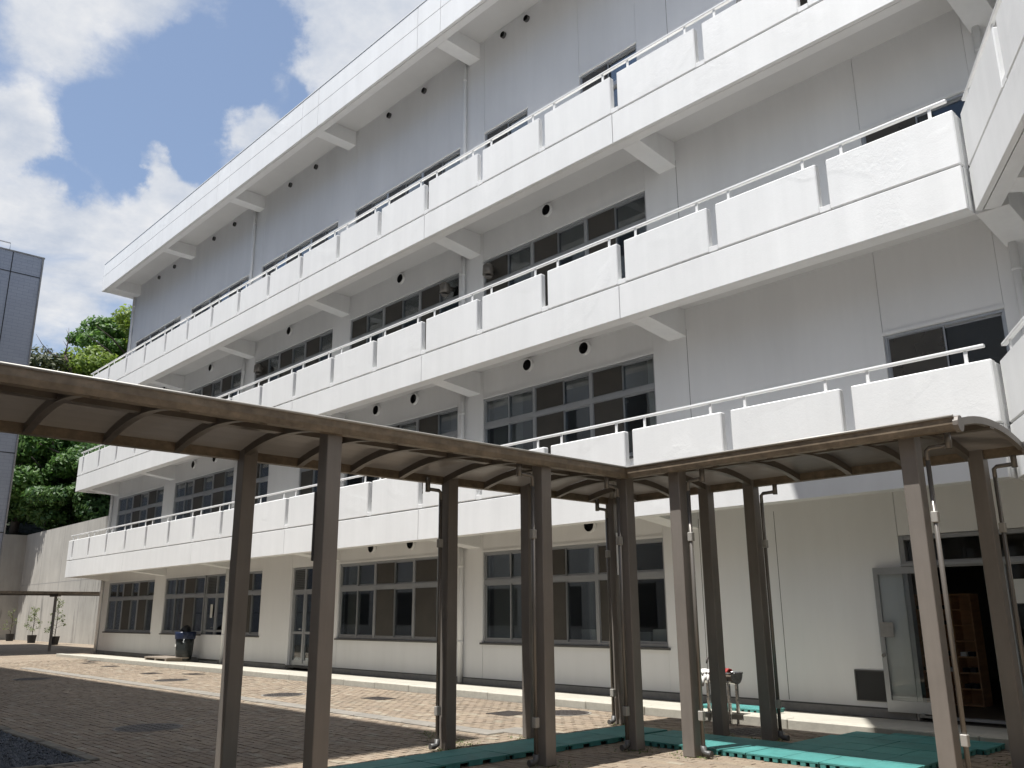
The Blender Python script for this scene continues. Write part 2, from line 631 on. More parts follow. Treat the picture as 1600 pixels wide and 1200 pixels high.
def cached_box(key, dims, mat, bevel):
    k = (key, tuple(round(d, 3) for d in dims))
    if k not in CACHE:
        dx, dy, dz = dims
        CACHE[k] = MB().box(0, dx, 0, dy, 0, dz).mesh(key, mat, bevel=bevel)
    return CACHE[k]


# ------------------------------------------------------------------ ground
FJ = [3.764, 7.367, 10.958]           # joint under each balcony parapet
FB = [3.08, 6.712, 10.31]             # underside of each balcony edge beam
YF, YW = 11.70, 13.15                 # balcony face and wall face
XL, XR = -40.0, -3.46                 # ends of the balcony face

PX0, PX1, PY0, PY1 = -34.0, 1.0, 1.0, 10.93
g = MB()
big = 900
g.quad([(-big, -big, -.02), (big, -big, -.02), (big, PY0, -.02), (-big, PY0, -.02)])
g.quad([(-big, PY1 + 3.0, -.02), (big, PY1 + 3.0, -.02), (big, big, -.02), (-big, big, -.02)])
g.quad([(-big, PY0, -.02), (-80, PY0, -.02), (-80, PY1 + 3, -.02), (-big, PY1 + 3, -.02)])
g.quad([(PX1, PY0, -.02), (big, PY0, -.02), (big, PY1 + 3, -.02), (PX1, PY1 + 3, -.02)])
structure(g.build('ground', M['paverfar']))
paving = structure(MB().box(-80, PX0, PY0, 16.9, -.1, -.0).build('paving', M['paverfar']))
MB().box(PX0 + .002, PX1 - .002, PY0 + .002, PY1 + 2.9, -.1, -.014).build('sand_bed', M['bed'], paving)


def in_gravel(x, y):
    return y < 3.6 and x < -10.2 or y < 3.6 - (x + 10.2) * .0 and x < -10.2


def cam_px(p):
    q = Vector(p) - Vector((0, 0, 1.5))
    z = q.dot(fwd)
    if z < .2:
        return None
    return 800 + 1342.5 * q.dot(r2) / z, 600 - 1342.5 * q.dot(u2) / z, z


cells = []
nr = int(round((PY1 - PY0) / .1))
for r in range(nr):
    y0 = PY0 + r * .1
    row = int(math.floor((y0 + .05) / .1))
    off = .5 if (row + 1000) % 2 else 0
    c0, c1 = int(math.ceil(PX0 / .2 + off)), int(math.floor(PX1 / .2 + off))
    for c in range(c0, c1):
        x0 = (c - off) * .2
        if x0 < -10.3 and y0 < 3.55:
            continue
        if -9.0 < x0 < -8.9 and False:
            continue
        cells.append((x0, y0))


def seen(c):
    p = cam_px((c[0] + .1, c[1] + .05, 0))
    return p and -10 < p[0] < 1610 and p[1] < 1210


vis = sorted((c for c in cells if seen(c)), key=lambda c: math.hypot(c[0], c[1]))
near = set(vis[:300])
pm = MB().prism([(-.0965, -.0465), (.0965, -.0465), (.0965, .0465), (-.0965, .0465)], 'z', -.03, -.004)
k = len(pm.v)
pm.v += [(-.091, -.041, 0), (.091, -.041, 0), (.091, .041, 0), (-.091, .041, 0)]
pm.f += [(k, k + 1, k + 2, k + 3), (4, 5, k + 1, k), (5, 6, k + 2, k + 1), (6, 7, k + 3, k + 2), (7, 4, k, k + 3)]
pm.mi += [0] * 5
del pm.f[1]
del pm.mi[1]
pmesh = pm.mesh('paver', M['paver'])
rest = MB()
for c in cells:
    dz = random.uniform(-.004, .002)
    cx, cy = c[0] + .1, c[1] + .05
    if c in near:
        o = link('paver', pmesh, paving, (cx, cy, dz))
        o.rotation_euler = (random.uniform(-.012, .012), random.uniform(-.008, .008), 0)
    else:
        tx, ty = random.uniform(-.02, .02), random.uniform(-.03, .03)
        k = len(rest.v)
        for sx, sy in ((-1, -1), (1, -1), (1, 1), (-1, 1)):
            rest.v.append((cx + sx * .0965, cy + sy * .0465, -.02))
        for sx, sy in ((-1, -1), (1, -1), (1, 1), (-1, 1)):
            rest.v.append((cx + sx * .0935, cy + sy * .0435, dz + sx * .09 * tx + sy * .045 * ty))
        rest.f += [(k + 4, k + 5, k + 6, k + 7)] + [(k + i, k + (i + 1) % 4, k + 4 + (i + 1) % 4, k + 4 + i) for i in range(4)]
        rest.mi += [0] * 5
stuff(rest.build('paver', M['paver'], paving))

# drain channel of concrete cover slabs along the edge of the far shade
dr = thing('drain_channel', 'long pale drainage channel of concrete slabs crossing the brick paving', 'drain', (0, 0, 0))
for i in range(34):
    x = -8.75 - i * .62
    o = link('cover_slab', cached_box('cover_slab', (.60, .28, .05), M['drainslab'], .008), dr, (x - .6, 7.80 + .0 * i, -.035 + random.uniform(0, .004)))
for i in range(2):
    o = link('cover_slab', cached_box('cover_slab_wide', (.75, .42, .05), M['drainslab'], .008), dr, (-8.9 + i * .8 - .1, 8.12, -.036))

# terrace with kerb along the foot of the building
tz = lambda y: .108 - (y - 11.05) * .062
terrace = MB()
terrace.quad([(-37.6, 11.27, tz(11.27)), (-1.6, 11.27, tz(11.27)), (-1.6, 13.16, tz(13.16)), (-37.6, 13.16, tz(13.16))])
terrace.quad([(-37.6, 11.27, -.1), (-37.6, 13.16, -.1), (-37.6, 13.16, tz(13.16)), (-37.6, 11.27, tz(11.27))])
terr = structure(terrace.build('terrace', M['concrete']))
x = -37.6
i = 0
while x < -2:
    ln = 1.2 + random.uniform(-.01, .01)
    o = link('kerb_stone', cached_box('kerb_stone', (1.192, .225, .20), M['concrete'], .012), terr, (x, 11.04 + random.uniform(-.004, .004), -.092 + random.uniform(-.004, .004)))
    x += 1.2

# ------------------------------------------------------------------ the school building
school = thing('school_building', 'long white four storey school block with continuous parapeted balconies', 'building')
gapsX = [-5.42 - 2.0 * i for i in range(18)]
bayR = [-9.87 - 6.01 * k for k in range(5)]
bayL = [-14.94 - 5.98 * k for k in range(5)]
brX = [-9.28 - 5.965 * k for k in range(6)] + [-3.25]
colm = [(bayR[0], -9.08)] + [(bayR[k + 1], bayL[k]) for k in range(4)] + [(-39.75, bayL[4])]


def balcony(parent, x0, x1, y, gaps, joints, brackets, lvl, z_off=0.0, depth=1.45, hasrail=True, endcap=None):
    fj, fb = FJ[lvl] + z_off, FB[lvl] + z_off
    # slab
    s = MB()
    s.box(x0 + .02, x1 - .002, y + .098, y + .30, fb + .006, fj)
    s.build('edge_beam', M['white'], parent)
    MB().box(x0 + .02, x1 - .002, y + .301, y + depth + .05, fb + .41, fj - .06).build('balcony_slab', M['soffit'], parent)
    MB().box(x0 + .03, x1 - .003, y + .302, y + depth - .001, fj - .059, fj - .03).build('balcony_floor', M['floor'], parent)
    # edge panels between the expansion joints
    edges = [x0] + sorted(joints) + [x1]
    for a, b in zip(edges, edges[1:]):
        if b - a > .1:
            link('fascia_panel', cached_box('fascia_panel', (b - a - .012, .084, fj - fb - .012), M['white'], .006), parent, (a + .006, y, fb))
    # parapet panels
    edges = [x0] + sorted(gaps) + [x1]
    for i, (a, b) in enumerate(zip(edges, edges[1:])):
        a2 = a if i == 0 else a + .085
        b2 = b if i == len(edges) - 2 else b - .085
        link('parapet_panel', cached_box('parapet_panel', (b2 - a2, .13, .83), M['white'], .016), parent, (a2, y, fj + .014))
        if i < len(edges) - 2:
            link('parapet_kerb', cached_box('parapet_kerb', (.17, .12, .09), M['white'], .004), parent, (b - .085, y + .005, fj + .013))
    if hasrail:
        zr = fj + 1.05
        rl = MB()
        rl.box(x0 - .0, x1 - .08, y + .045, y + .115, zr - .022, zr + .022)
        rail = rl.build('handrail', M['metalwhite'], parent, bevel=.012, seg=2)
        pmesh_ = cached_box('rail_post', (.045, .022, .19), M['metalwhite'], 0)
        for i, (a, b) in enumerate(zip(edges, edges[1:])):
            for xx in ([a + .32, b - .32] if b - a > 1.2 else [(a + b) / 2]):
                link('rail_post', pmesh_, rail, (xx - .022, y + .065, zr - .212))
    for bx in brackets:
        k = ('bracket', lvl, round(z_off, 3))
        if k not in CACHE:
            # haunched: the underside falls towards the wall
            CACHE[k] = MB().prism([(.30, 0.002), (depth + .02, -.135), (depth + .02, .409), (.30, .409)], 'x', -.21, .21).mesh('bracket', M['white'], bevel=.005)
        link('bracket', CACHE[k], parent, (bx, y, fb))


jX = [-9.49 - 5.985 * k for k in range(6)]
for lv in range(3):
    balcony(school, XL, XR, YF, gapsX, jX, [b for b in brX if b > XL], lv)
    # end return of the balcony
    MB().box(-3.62, XR - .001, YF + .131, YF + .33, FJ[lv] + .002, FJ[lv] + .83).build('end_post', M['white'], school, bevel=.01)
    e = MB()
    e.box(XL, XL + .12, YF + .13, YW + .1, FJ[lv] + .014, FJ[lv] + .84)
    e.box(XL, XL + .25, YF + .31, YW + .1, FB[lv], FJ[lv] - .001)
    e.build('balcony_end', M['white'], school, bevel=.006)

# roof edge
RB, RT = 15.87, 17.20
s = MB()
s.box(-39.74, 4, YF + .098, YF + .30, RB + .006, 17.1)
s.build('roof_beam', M['white'], school)
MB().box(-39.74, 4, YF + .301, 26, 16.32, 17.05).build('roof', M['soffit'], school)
rj = sorted([-14.98 - 5.98 * k for k in range(-1, 5)] + [-15.95 - 5.98 * k for k in range(-1, 5)] + [-3.5, 0.2])
edges = [-39.76] + [e for e in rj if -39.5 < e < 4] + [4]
for a, b in zip(edges, edges[1:]):
    for z0, z1 in ((RB, 16.595), (16.605, RT)):
        link('roof_fascia_panel', cached_box('roof_fascia_panel', (b - a - .012, .084, z1 - z0), M['white'], .006), school, (a + .006, YF, z0))
MB().box(-39.78, 4, YF - .012, YF + .32, RT + .002, RT + .03).build('coping', M['metalwhite'], school)
rbm = MB().prism([(.30, .002), (1.47, -.03), (1.47, .449), (.30, .449)], 'x', -.21, .21).mesh('bracket', M['white'], bevel=.005)
for bx in [b - .05 for b in brX if b < -5] + [-3.25, -39.5]:
    link('bracket', rbm, school, (bx, YF, RB))

# wall with its openings: (x0, x1, sill, head) per storey
FL = [(-.06, 3.72), (3.73, 7.33), (7.34, 10.92), (10.93, 16.32)]
HEAD = [2.84, 6.43, 9.97, 13.53]
SILL = [.88, 4.46, 8.02, 11.62]
win = []                                    # storey, x0, x1, sill, head, kind
for lv in range(4):
    for k in range(5):
        x0, x1 = bayL[k], bayR[k]
        if lv == 0 and k == 2:
            win += [(0, x0, -25.36, SILL[0], HEAD[0], 'win'), (0, -23.52, -22.28, .12, HEAD[0], 'door')]
        elif lv == 0 and k == 3:
            win += [(0, x0, x1, SILL[0], HEAD[0], 'windoor')]
        elif lv == 1 and k == 2:
            win += [(1, x0, -25.4, SILL[1], HEAD[1], 'win'), (1, -23.45, x1, SILL[1], HEAD[1], 'win')]
        elif lv == 3 and k == 0:
            win += [(3, -14.9, -13.3, SILL[3], HEAD[3], 'win'), (3, -11.58, -9.9, SILL[3], HEAD[3], 'win')]
        else:
            win += [(lv, x0, x1, SILL[lv], HEAD[lv], 'win')]
win += [(1, -5.38, -3.62, 3.85, 5.69, 'plain'), (2, -5.34, -3.58, 7.45, 9.27, 'plain'), (0, -5.53, -3.05, .02, 2.57, 'entrance')]
WX0, WX1 = -39.75, -1.9
T = .22
for lv in range(4):
    z0, z1 = FL[lv]
    ws = sorted([q for q in win if q[0] == lv], key=lambda q: q[1])
    mb = MB()
    x = WX0
    cuts = []
    for (_, a, b, sl_, hd, kd) in ws:
        mb.box(x, a - .003, YW, YW + T, z0, z1)
        if sl_ > z0 + .2:
            mb.box(a + .003, b - .003, YW + .004, YW + T, z0, sl_ - .01)
        mb.box(a + .003, b - .003, YW + .004, YW + T, hd + .01, z1)
        mb.box(a - .03, b + .03, YW + .06, YW + T - .01, hd + .02, z1 - .01)      # backs the joints
        x = b + .003
    mb.box(x, -7.42 if lv else -5.7, YW, YW + T, z0, z1) if x < -8 else mb.box(x, WX1, YW, YW + T, z0, z1)
    wl = mb.build('wall', M['wall'], school)
# vertical control joints in the blank bay beside the wing
jm = MB()
for lv, xs in ((0, (-9.06, -7.55)), (1, (-9.07,)), (2, (-9.07,)), (3, (-9.07,))):
    for xx in xs:
        jm.box(xx - .005, xx + .005, YW - .0015, YW + .02, FL[lv][0] + .2, FL[lv][1] - .6)
jm.build('control_joint', M['joint'], school)
# side wall and plinth
MB().box(-39.75, -39.55, YW + T + .001, 26, -.06, 16.3).build('side_wall', M['wall'], school)
p = MB()
for a, b in ((-39.72, -29.42), (-27.98, -23.55), (-22.25, -5.56)):
    p.box(a, b, YW - .035, YW - .001, -.08, .10)
p.build('plinth', M['plinth'], school)
p = MB()
for a, b in ((-39.72, -29.62), (-27.88, -23.62), (-22.18, -5.96)):
    p.box(a, b, YW - .012, YW - .0005, .101, .122)
p.build('plinth_joint', M['sill'], school)

# rooms behind the glass
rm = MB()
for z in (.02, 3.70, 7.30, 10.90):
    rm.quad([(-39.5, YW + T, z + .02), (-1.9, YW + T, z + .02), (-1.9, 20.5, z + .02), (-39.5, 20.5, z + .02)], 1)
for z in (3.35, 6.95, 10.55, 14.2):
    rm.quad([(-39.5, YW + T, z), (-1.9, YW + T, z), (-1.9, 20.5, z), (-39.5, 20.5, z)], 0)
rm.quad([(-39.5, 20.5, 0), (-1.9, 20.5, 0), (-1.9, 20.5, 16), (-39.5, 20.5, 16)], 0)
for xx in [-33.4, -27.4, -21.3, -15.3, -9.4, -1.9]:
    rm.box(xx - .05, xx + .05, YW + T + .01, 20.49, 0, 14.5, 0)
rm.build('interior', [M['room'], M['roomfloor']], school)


lamp = cached_box('ceiling_light', (.22, 1.25, .07), M['paper'], 0)
for z in (3.35, 6.95, 10.55):
    for k in range(10):
        for yy in (14.0, 16.2):
            link('ceiling_light', lamp, school, (-38.2 + k * 3.0, yy, z - .08))


def pane(parent, x0, x1, z0, z1, y, mat, name='pane'):
    k = (name, mat.name, round(x1 - x0, 3), round(z1 - z0, 3))
    if k not in CACHE:
        CACHE[k] = MB().box(0, x1 - x0, 0, .006, 0, z1 - z0).mesh(name, mat)
    return link(name, CACHE[k], parent, (x0, y, z0))


def window(lv, a, b, sl_, hd, trans=True, units=None, sillbar=True, parent=school, drift=0):
    """aluminium sliding window: outer frame, transom, mullions, paired sashes, insect screens"""
    y0 = YW + .045
    n = units or max(1, round((b - a) / 1.7))
    zt = hd - .66 if trans else hd
    f = MB()
    fw = .045
    f.box(a, b, y0 - .015, y0 + .09, hd - fw, hd)
    f.box(a, b, y0 - .015, y0 + .09, sl_, sl_ + fw + .01)
    f.box(a, a + fw, y0 - .012, y0 + .09, sl_, hd)
    f.box(b - fw, b, y0 - .012, y0 + .09, sl_, hd)
    if trans:
        f.box(a + fw, b - fw, y0 - .014, y0 + .09, zt - .05, zt + .05)
    uw = (b - a) / n
    for i in range(1, n):
        f.box(a + uw * i - .045, a + uw * i + .045, y0 - .013, y0 + .09, sl_ + .02, hd - .02)
    glz = []
    for i in range(n):
        ua, ub = a + uw * i + .045, a + uw * (i + 1) - .045
        mid = (ua + ub) / 2 + (random.uniform(-.05, .05) if drift else 0)
        rows = [(sl_ + .055, zt - .05), (zt + .05, hd - .045)] if trans else [(sl_ + .055, hd - .045)]
        for ri, (za, zb) in enumerate(rows):
            for si, (sa, sb) in enumerate(((ua, mid + .02), (mid - .02, ub))):
                yy = y0 + (.012 if si == 0 else .044)
                sw = .03
                f.box(sa, sa + sw, yy, yy + .028, za, zb)
                f.box(sb - sw, sb, yy + .0005, yy + .0285, za, zb)
                f.box(sa + sw, sb - sw, yy + .001, yy + .027, za, za + sw + .012)
                f.box(sa + sw, sb - sw, yy + .001, yy + .027, zb - sw, zb)
                glz.append((sa + sw, sb - sw, za + sw + .012, zb - sw, yy + .01, si, ri))
    o = f.build('window', M['alu'], parent)
    for (xa, xb, za, zb, yy, si, ri) in glz:
        pane(o, xa, xb, za, zb, yy, M['glass'])
        if si == 0 and not (lv < 2 and xa - a < .2 and n > 1):
            pane(o, xa - .01, xb + .01, za - .01, zb + .01, y0 + .002, M['screen'], 'insect_screen')
    if sillbar:
        MB().box(a - .05, b + .05, YW - .05, YW + .07, sl_ - .045, sl_ - .004).build('sill', M['sill'], o)
    MB().box(a - .01, b + .01, YW - .012, YW + .058, hd + .002, hd + .05).build('head_trim', M['metalwhite'], o)
    return o


for (lv, a, b, sl_, hd, kd) in win:
    if kd == 'win':
        window(lv, a, b, sl_, hd, drift=1)
    elif kd == 'windoor':
        window(lv, a, -29.52, sl_, hd)
    elif kd == 'plain':
        window(lv, a, b, sl_, hd, trans=False, units=1, sillbar=False)


def curtain(x0, x1, z0, z1, mat=None, y=YW + .30, folds=14):
    mb = MB()
    n = folds * 4
    pr = None
    for i in range(n + 1):
        t = i / n
        xx = x0 + (x1 - x0) * t
        yy = y + .03 * math.sin(t * folds * 2 * math.pi) + random.uniform(-.006, .006)
        p_ = ((xx, yy, z0), (xx, yy + .0, z1))
        if pr:
            mb.quad([pr[0], p_[0], p_[1], pr[1]])
        pr = p_
    return mb.build('curtain', mat or M['curtain'], school, smooth=True)


curtain(-14.9, -14.0, .9, 2.85, M['sheer'])
curtain(-14.9, -13.9, 4.5, 6.45)
curtain(-10.25, -9.9, 4.5, 6.45, folds=6)
curtain(-20.9, -20.3, .9, 2.85, folds=8)
curtain(-16.4, -15.95, .9, 2.85, folds=6)
curtain(-32.85, -32.4, .9, 2.85, M['sheer'], folds=6)
curtain(-34.5, -34.0, .9, 2.85, M['sheer'], folds=7)
curtain(-38.85, -38.5, .9, 2.85, folds=5)
curtain(-16.5, -15.95, 4.5, 6.45, folds=6)
curtain(-22.6, -21.95, 4.5, 6.45, folds=6)
curtain(-23.4, -23.0, 4.5, 6.45, folds=5)
curtain(-34.5, -34.0, 4.5, 6.45, folds=6)
curtain(-23.45, -22.35, .3, 2.2, M['sheer'], y=YW + .2, folds=12)
# things standing on the inner sills
BOXN = dict(zip(sorted((-13.75, -13.4, -12.3, -11.45 - .4, -11.0, -10.5, -14.2)), ('first', 'second', 'third', 'fourth', 'fifth', 'sixth', 'seventh')))
for (x0, wd, ht, dy) in ((-13.75, .32, .22, .32), (-13.4, .28, .26, .36), (-12.3, .4, .24, .33), (-11.45 - .4, .3, .3, .4), (-11.0, .42, .2, .34), (-10.5, .3, .25, .36), (-14.2, .3, .24, .37)):
    o = MB().box(0, wd, 0, .25, 0, ht).build('paper_box', M['paper'], None, loc=(x0, YW + dy + .02, .93), bevel=.004)
    o.rotation_euler.z = random.uniform(-.15, .15)
    tag(o, 'white paper box on the ground floor window sill behind the posts, %s from the left' % BOXN[x0], 'box', 'paper boxes on the classroom sill')
MB().box(-14.9, -9.9, YW + .24, YW + .75, .86, .925).build('inner_ledge', M['room'], school)

# ground floor doors
def door_unit(x0, x1, z0, zt, hd, two=True, louver='left', sign=None):
    y0 = YW + .07
    f = MB()
    f.box(x0, x0 + .06, y0, y0 + .09, z0, hd)
    f.box(x1 - .06, x1, y0, y0 + .09, z0, hd)
    f.box(x0 + .06, x1 - .06, y0 + .001, y0 + .089, hd - .05, hd)
    f.box(x0 + .06, x1 - .06, y0 + .001, y0 + .089, zt - .04, zt + .04)
    f.box(x0 + .06, x1 - .06, y0 + .001, y0 + .089, z0, z0 + .05)
    mid = x0 + (x1 - x0) * .55
    f.box(mid - .035, mid + .035, y0 + .002, y0 + .088, z0, hd)
    o = f.build('door', M['alu'], school)
    d = MB()
    for a, b in ((x0 + .06, mid - .035), (mid + .035, x1 - .06)):
        d.box(a, a + .05, y0 + .02, y0 + .06, z0 + .05, zt - .04)
        d.box(b - .05, b, y0 + .02, y0 + .06, z0 + .05, zt - .04)
        d.box(a + .05, b - .05, y0 + .021, y0 + .059, z0 + .05, z0 + .14)
        d.box(a + .05, b - .05, y0 + .021, y0 + .059, zt - .1, zt - .04)
        d.box(a + .05, b - .05, y0 + .021, y0 + .059, z0 + .86, z0 + .93)
        for za, zb in ((z0 + .14, z0 + .86), (z0 + .93, zt - .1)):
            pane(o, a + .05, b - .05, za, zb, y0 + .04, M['glass'])
    d.build('door_leaf', M['alu'], o)
    pane(o, mid + .035, x1 - .06, zt + .04, hd - .05, y0 + .04, M['glass'])
    lv_ = MB()
    n = 11
    for i in range(n):
        z = zt + .05 + (hd - zt - .11) * (i + .5) / n
        lv_.quad([(x0 + .06, y0 + .015, z - .022), (mid - .035, y0 + .015, z - .022), (mid - .035, y0 + .06, z + .022), (x0 + .06, y0 + .06, z + .022)])
    stuff(lv_.build('louver', M['alu'], o))
    MB().box(x0 + .06, mid - .03, y0 + .07, y0 + .08, zt + .04, hd - .05).build('louver_back', M['dark'], o)
    MB().tube([(mid - .09, y0 + .01, z0 + 1.0), (mid - .09, y0 - .03, z0 + 1.0), (mid - .16, y0 - .03, z0 + 1.0)], .012, 6).build('door_handle', M['steel'], o)
    if sign:
        MB().box(*sign, y0 + .012, y0 + .018, 1.42, 1.86).build('paper_notice', M['paper'], o)
    return o


door_unit(-29.48, -27.97, .10, 2.17, 2.84, sign=(-29.05, -28.88))
door_unit(-23.52, -22.28, .10, 2.17, 2.84)
MB().box(-23.6, -22.2, YW - .03, YW + .08, .04, .095).build('door_step', M['sill'], school)
MB().box(-29.6, -27.9, YW - .03, YW + .08, .04, .095).build('door_step', M['sill'], school)

# main entrance with sliding leaf left open over the wall
y0 = YW + .06
f = MB()
f.box(-5.53, -5.46, y0 - .05, y0 + .09, .02, 2.57)
f.box(-3.12, -3.05, y0 - .05, y0 + .09, .02, 2.57)
f.box(-5.46, -3.12, y0 - .04, y0 + .09, 2.51, 2.57)
f.box(-5.46, -3.12, y0 - .05, y0 + .09, 2.10, 2.20)
f.box(-5.46, -3.12, y0 - .05, y0 + .09, .02, .055)
f.box(-4.2, -4.13, y0 - .03, y0 + .08, .055, 2.10)
ent = f.build('entrance_frame', M['alu'], school)
pane(ent, -5.45, -3.13, 2.21, 2.50, y0 + .02, M['glass'])
pane(ent, -4.12, -3.13, .06, 2.09, y0 + .03, M['glass'])
MB().box(-4.06, -3.88, y0 - .008, y0 - .004, 1.58, 1.9).build('paper_notice', M['paper'], ent)
MB().box(-4.11, -4.05, y0 - .06, y0 - .02, .95, 1.25).build('door_pull', M['steel'], ent)
lf = MB()
lx0, lx1, ly = -5.94, -5.04, YW - .075
lf.box(lx0, lx0 + .07, ly, ly + .04, .08, 2.12)
lf.box(lx1 - .07, lx1, ly, ly + .04, .08, 2.12)
lf.box(lx0 + .07, lx1 - .07, ly, ly + .04, 2.02, 2.119)
lf.box(lx0 + .07, lx1 - .07, ly, ly + .04, .081, .24)
leaf = lf.build('sliding_door', M['alu'], school)
pane(leaf, lx0 + .07, lx1 - .07, .24, 2.02, ly + .018, M['doorglass'])
MB().box(lx0 + .02, lx0 + .22, ly - .006, ly - .002, 1.12, 1.33).build('door_plate', M['plinth'], leaf)
MB().tube([(lx0 + .035, ly, .86), (lx0 + .035, ly - .03, .86)], .028, 12).build('door_lock', M['steel'], leaf)
MB().box(-5.5, -3.1, YW - .09, YW - .02, 2.125, 2.165).build('sliding_track', M['alu'], school)
# floor vent beside the entrance
v = MB()
v.box(-6.40, -5.955, YW - .012, YW - .001, .215, .625)
gv = v.build('floor_vent', M['dark'], school)
v = MB()
v.box(-6.42, -6.40, YW - .02, YW - .001, .20, .64)
v.box(-5.955, -5.935, YW - .02, YW - .001, .20, .64)
v.box(-6.40, -5.955, YW - .02, YW - .001, .20, .215)
v.box(-6.40, -5.955, YW - .02, YW - .001, .625, .64)
v.build('vent_frame', M['sill'], gv)
for (cx, cz, rr) in ((-6.28, .47, .035), (-6.25, .40, .05), (-6.06, .43, .04), (-6.10, .36, .045), (-6.2, .33, .03)):
    pass

# shoe lockers in the entrance hall
lk = thing('shoe_locker', 'tall wooden shoe locker of open pigeonholes in the dark entrance hall', 'shoe locker', (-6.46, 14.9, .05))
m_ = MB()
for i in range(5):
    m_.box(i * .3 - .01, i * .3 + .01, 0, .35, 0, 1.70)
for j in range(8):
    m_.box(.011, 1.189, .001, .349, j * .24, j * .24 + .02)
m_.box(-.01, 1.21, .35, .365, 0, 1.70)
m_.build('cabinet', M['wood'], lk)
sh = MB()
for i in range(4):
    for j in range(7):
        if random.random() < .6:
            sh.box(i * .3 + .05, i * .3 + .13, .02, .26, j * .24 + .022, j * .24 + .085, random.randint(0, 1))
            sh.box(i * .3 + .16, i * .3 + .24, .03, .27, j * .24 + .022, j * .24 + .085, random.randint(0, 1))
stuff(sh.build('shoes', [M['cloth'], M['black']], lk))

# round ventilators
def vent_mesh(rim, r):
    mb = MB()
    n = 20
    ring = lambda rr, yy: [(rr * math.cos(2 * math.pi * i / n), yy, rr * math.sin(2 * math.pi * i / n)) for i in range(n)]
    a, b, c = ring(r, 0), ring(r, -.07), ring(r * .84, -.07)
    d = ring(r * .84, -.02)
    for i in range(n):
        j = (i + 1) % n
        mb.quad([a[i], a[j], b[j], b[i]], 0)
        mb.quad([b[i], b[j], c[j], c[i]], 0)
        mb.quad([c[i], c[j], d[j], d[i]], 1)
    mb.quad(d, 1)
    for q in range(-3, 4):
        z = q * r * .22
        h = math.sqrt(max(0, (r * .82) ** 2 - z * z))
        mb.quad([(-h, -.055, z - .012), (h, -.055, z - .012), (h, -.025, z + .012), (-h, -.025, z + .012)], 1)
    return mb.mesh('round_vent', [M['metalwhite'] if rim else M['sill'], M['dark']])


vA, vB = vent_mesh(True, .15), vent_mesh(False, .085)
for xx in (-11.64, -13.36, -17.62, -19.34):
    link('round_vent', vA, school, (xx, YW, 3.20))
    link('round_vent', vA, school, (xx, YW, 6.93))
for xx in (-23.4, -25.2, -29.4, -31.2):
    link('round_vent', vA, school, (xx, YW, 6.93))
for xx in (-12.67, -18.37, -24.53, -30.42, -34.74):
    link('round_vent', vA, school, (xx, YW, 10.52))
for xx in (-13.26, -14.13, -17.49, -19.22, -23.42, -25.13, -29.39, -31.18, -35.05, -36.72):
    link('round_vent', vB, school, (xx, YW, 16.05))
# exhaust hoods hanging in the third storey windows
hm = MB().tube([(0, 0, .16), (0, 0, .10), (0, 0, -.14)], [.05, .13, .14], 14).tube([(0, 0, -.16), (0, 0, -.20)], [.07, .10], 12).tube([(0, 0, .03), (0, .3, .03)], .06, 8).mesh('exhaust_hood', M['pipe'], smooth=True)
for xx in (-16.3, -14.62, -26.4):
    link('exhaust_hood', hm, school, (xx, YW - .12, 9.62))

# rainwater pipes
for xx in (-15.62, -27.6, -39.45, -3.36):
    pp = MB()
    for i, (za, zb) in enumerate(((-.02, 3.46), (3.74, 7.09), (7.34, 10.69), (10.93, 16.31))):
        if xx == -3.36 and i == 0:
            continue
        pp.tube([(xx, YW - .075, za), (xx, YW - .075, zb)], .058, 14)
        for zc in (za + .9, zb - .9):
            pp.tube([(xx, YW - .075, zc - .025), (xx, YW - .075, zc + .025)], .066, 14)
    pp.build('downpipe', M['metalwhite'], school, smooth=True)

# ------------------------------------------------------------------ the angled wing on the right
wing = thing('school_wing', 'white wing with parapeted balconies angled towards the courtyard beside the entrance', 'building', (-3.40, 11.86, 0), R(-60))
for lv in range(3):
    balcony(wing, -.06, 10.0, 0, [1.96, 3.96, 5.96, 7.96], [3.0, 6.0], [.62, 3.9, 7.9], lv, z_off=.006)
    MB().box(-.95, -.03, .32, 1.5, FB[lv] + .42, FJ[lv] - .02).build('corner_slab', M['white'], wing)
s = MB()
s.box(-1.2, 10, .09, .30, RB + .01, 17.08)
s.box(-1.2, 10, .301, 9, 16.33, 17.06)
s.build('roof', M['white'], wing)
for a, b in ((-.02, 2.9), (2.9, 6.0), (6.0, 10)):
    link('roof_fascia_panel', cached_box('roof_fascia_panel', (b - a - .012, .084, 1.33), M['white'], .006), wing, (a + .006, 0, RB + .006))
wb = MB()
wb.box(-.84, 10, 1.45, 1.65, -.06, 16.32)
wb.box(9.8, 10, 1.651, 9, -.06, 16.32)
wb.build('wall', M['wall'], wing)
# unseen slab and beam added high on the wing, shaped to shade the entrance corner
pl = MB()
wm = Matrix.Translation(Vector((-3.40, 11.86, 0))) @ Matrix.Rotation(R(-60), 4, 'Z')
wmi = wm.inverted()


def loc_w(x, y, z):
    return tuple(wmi @ Vector((x, y, z)))


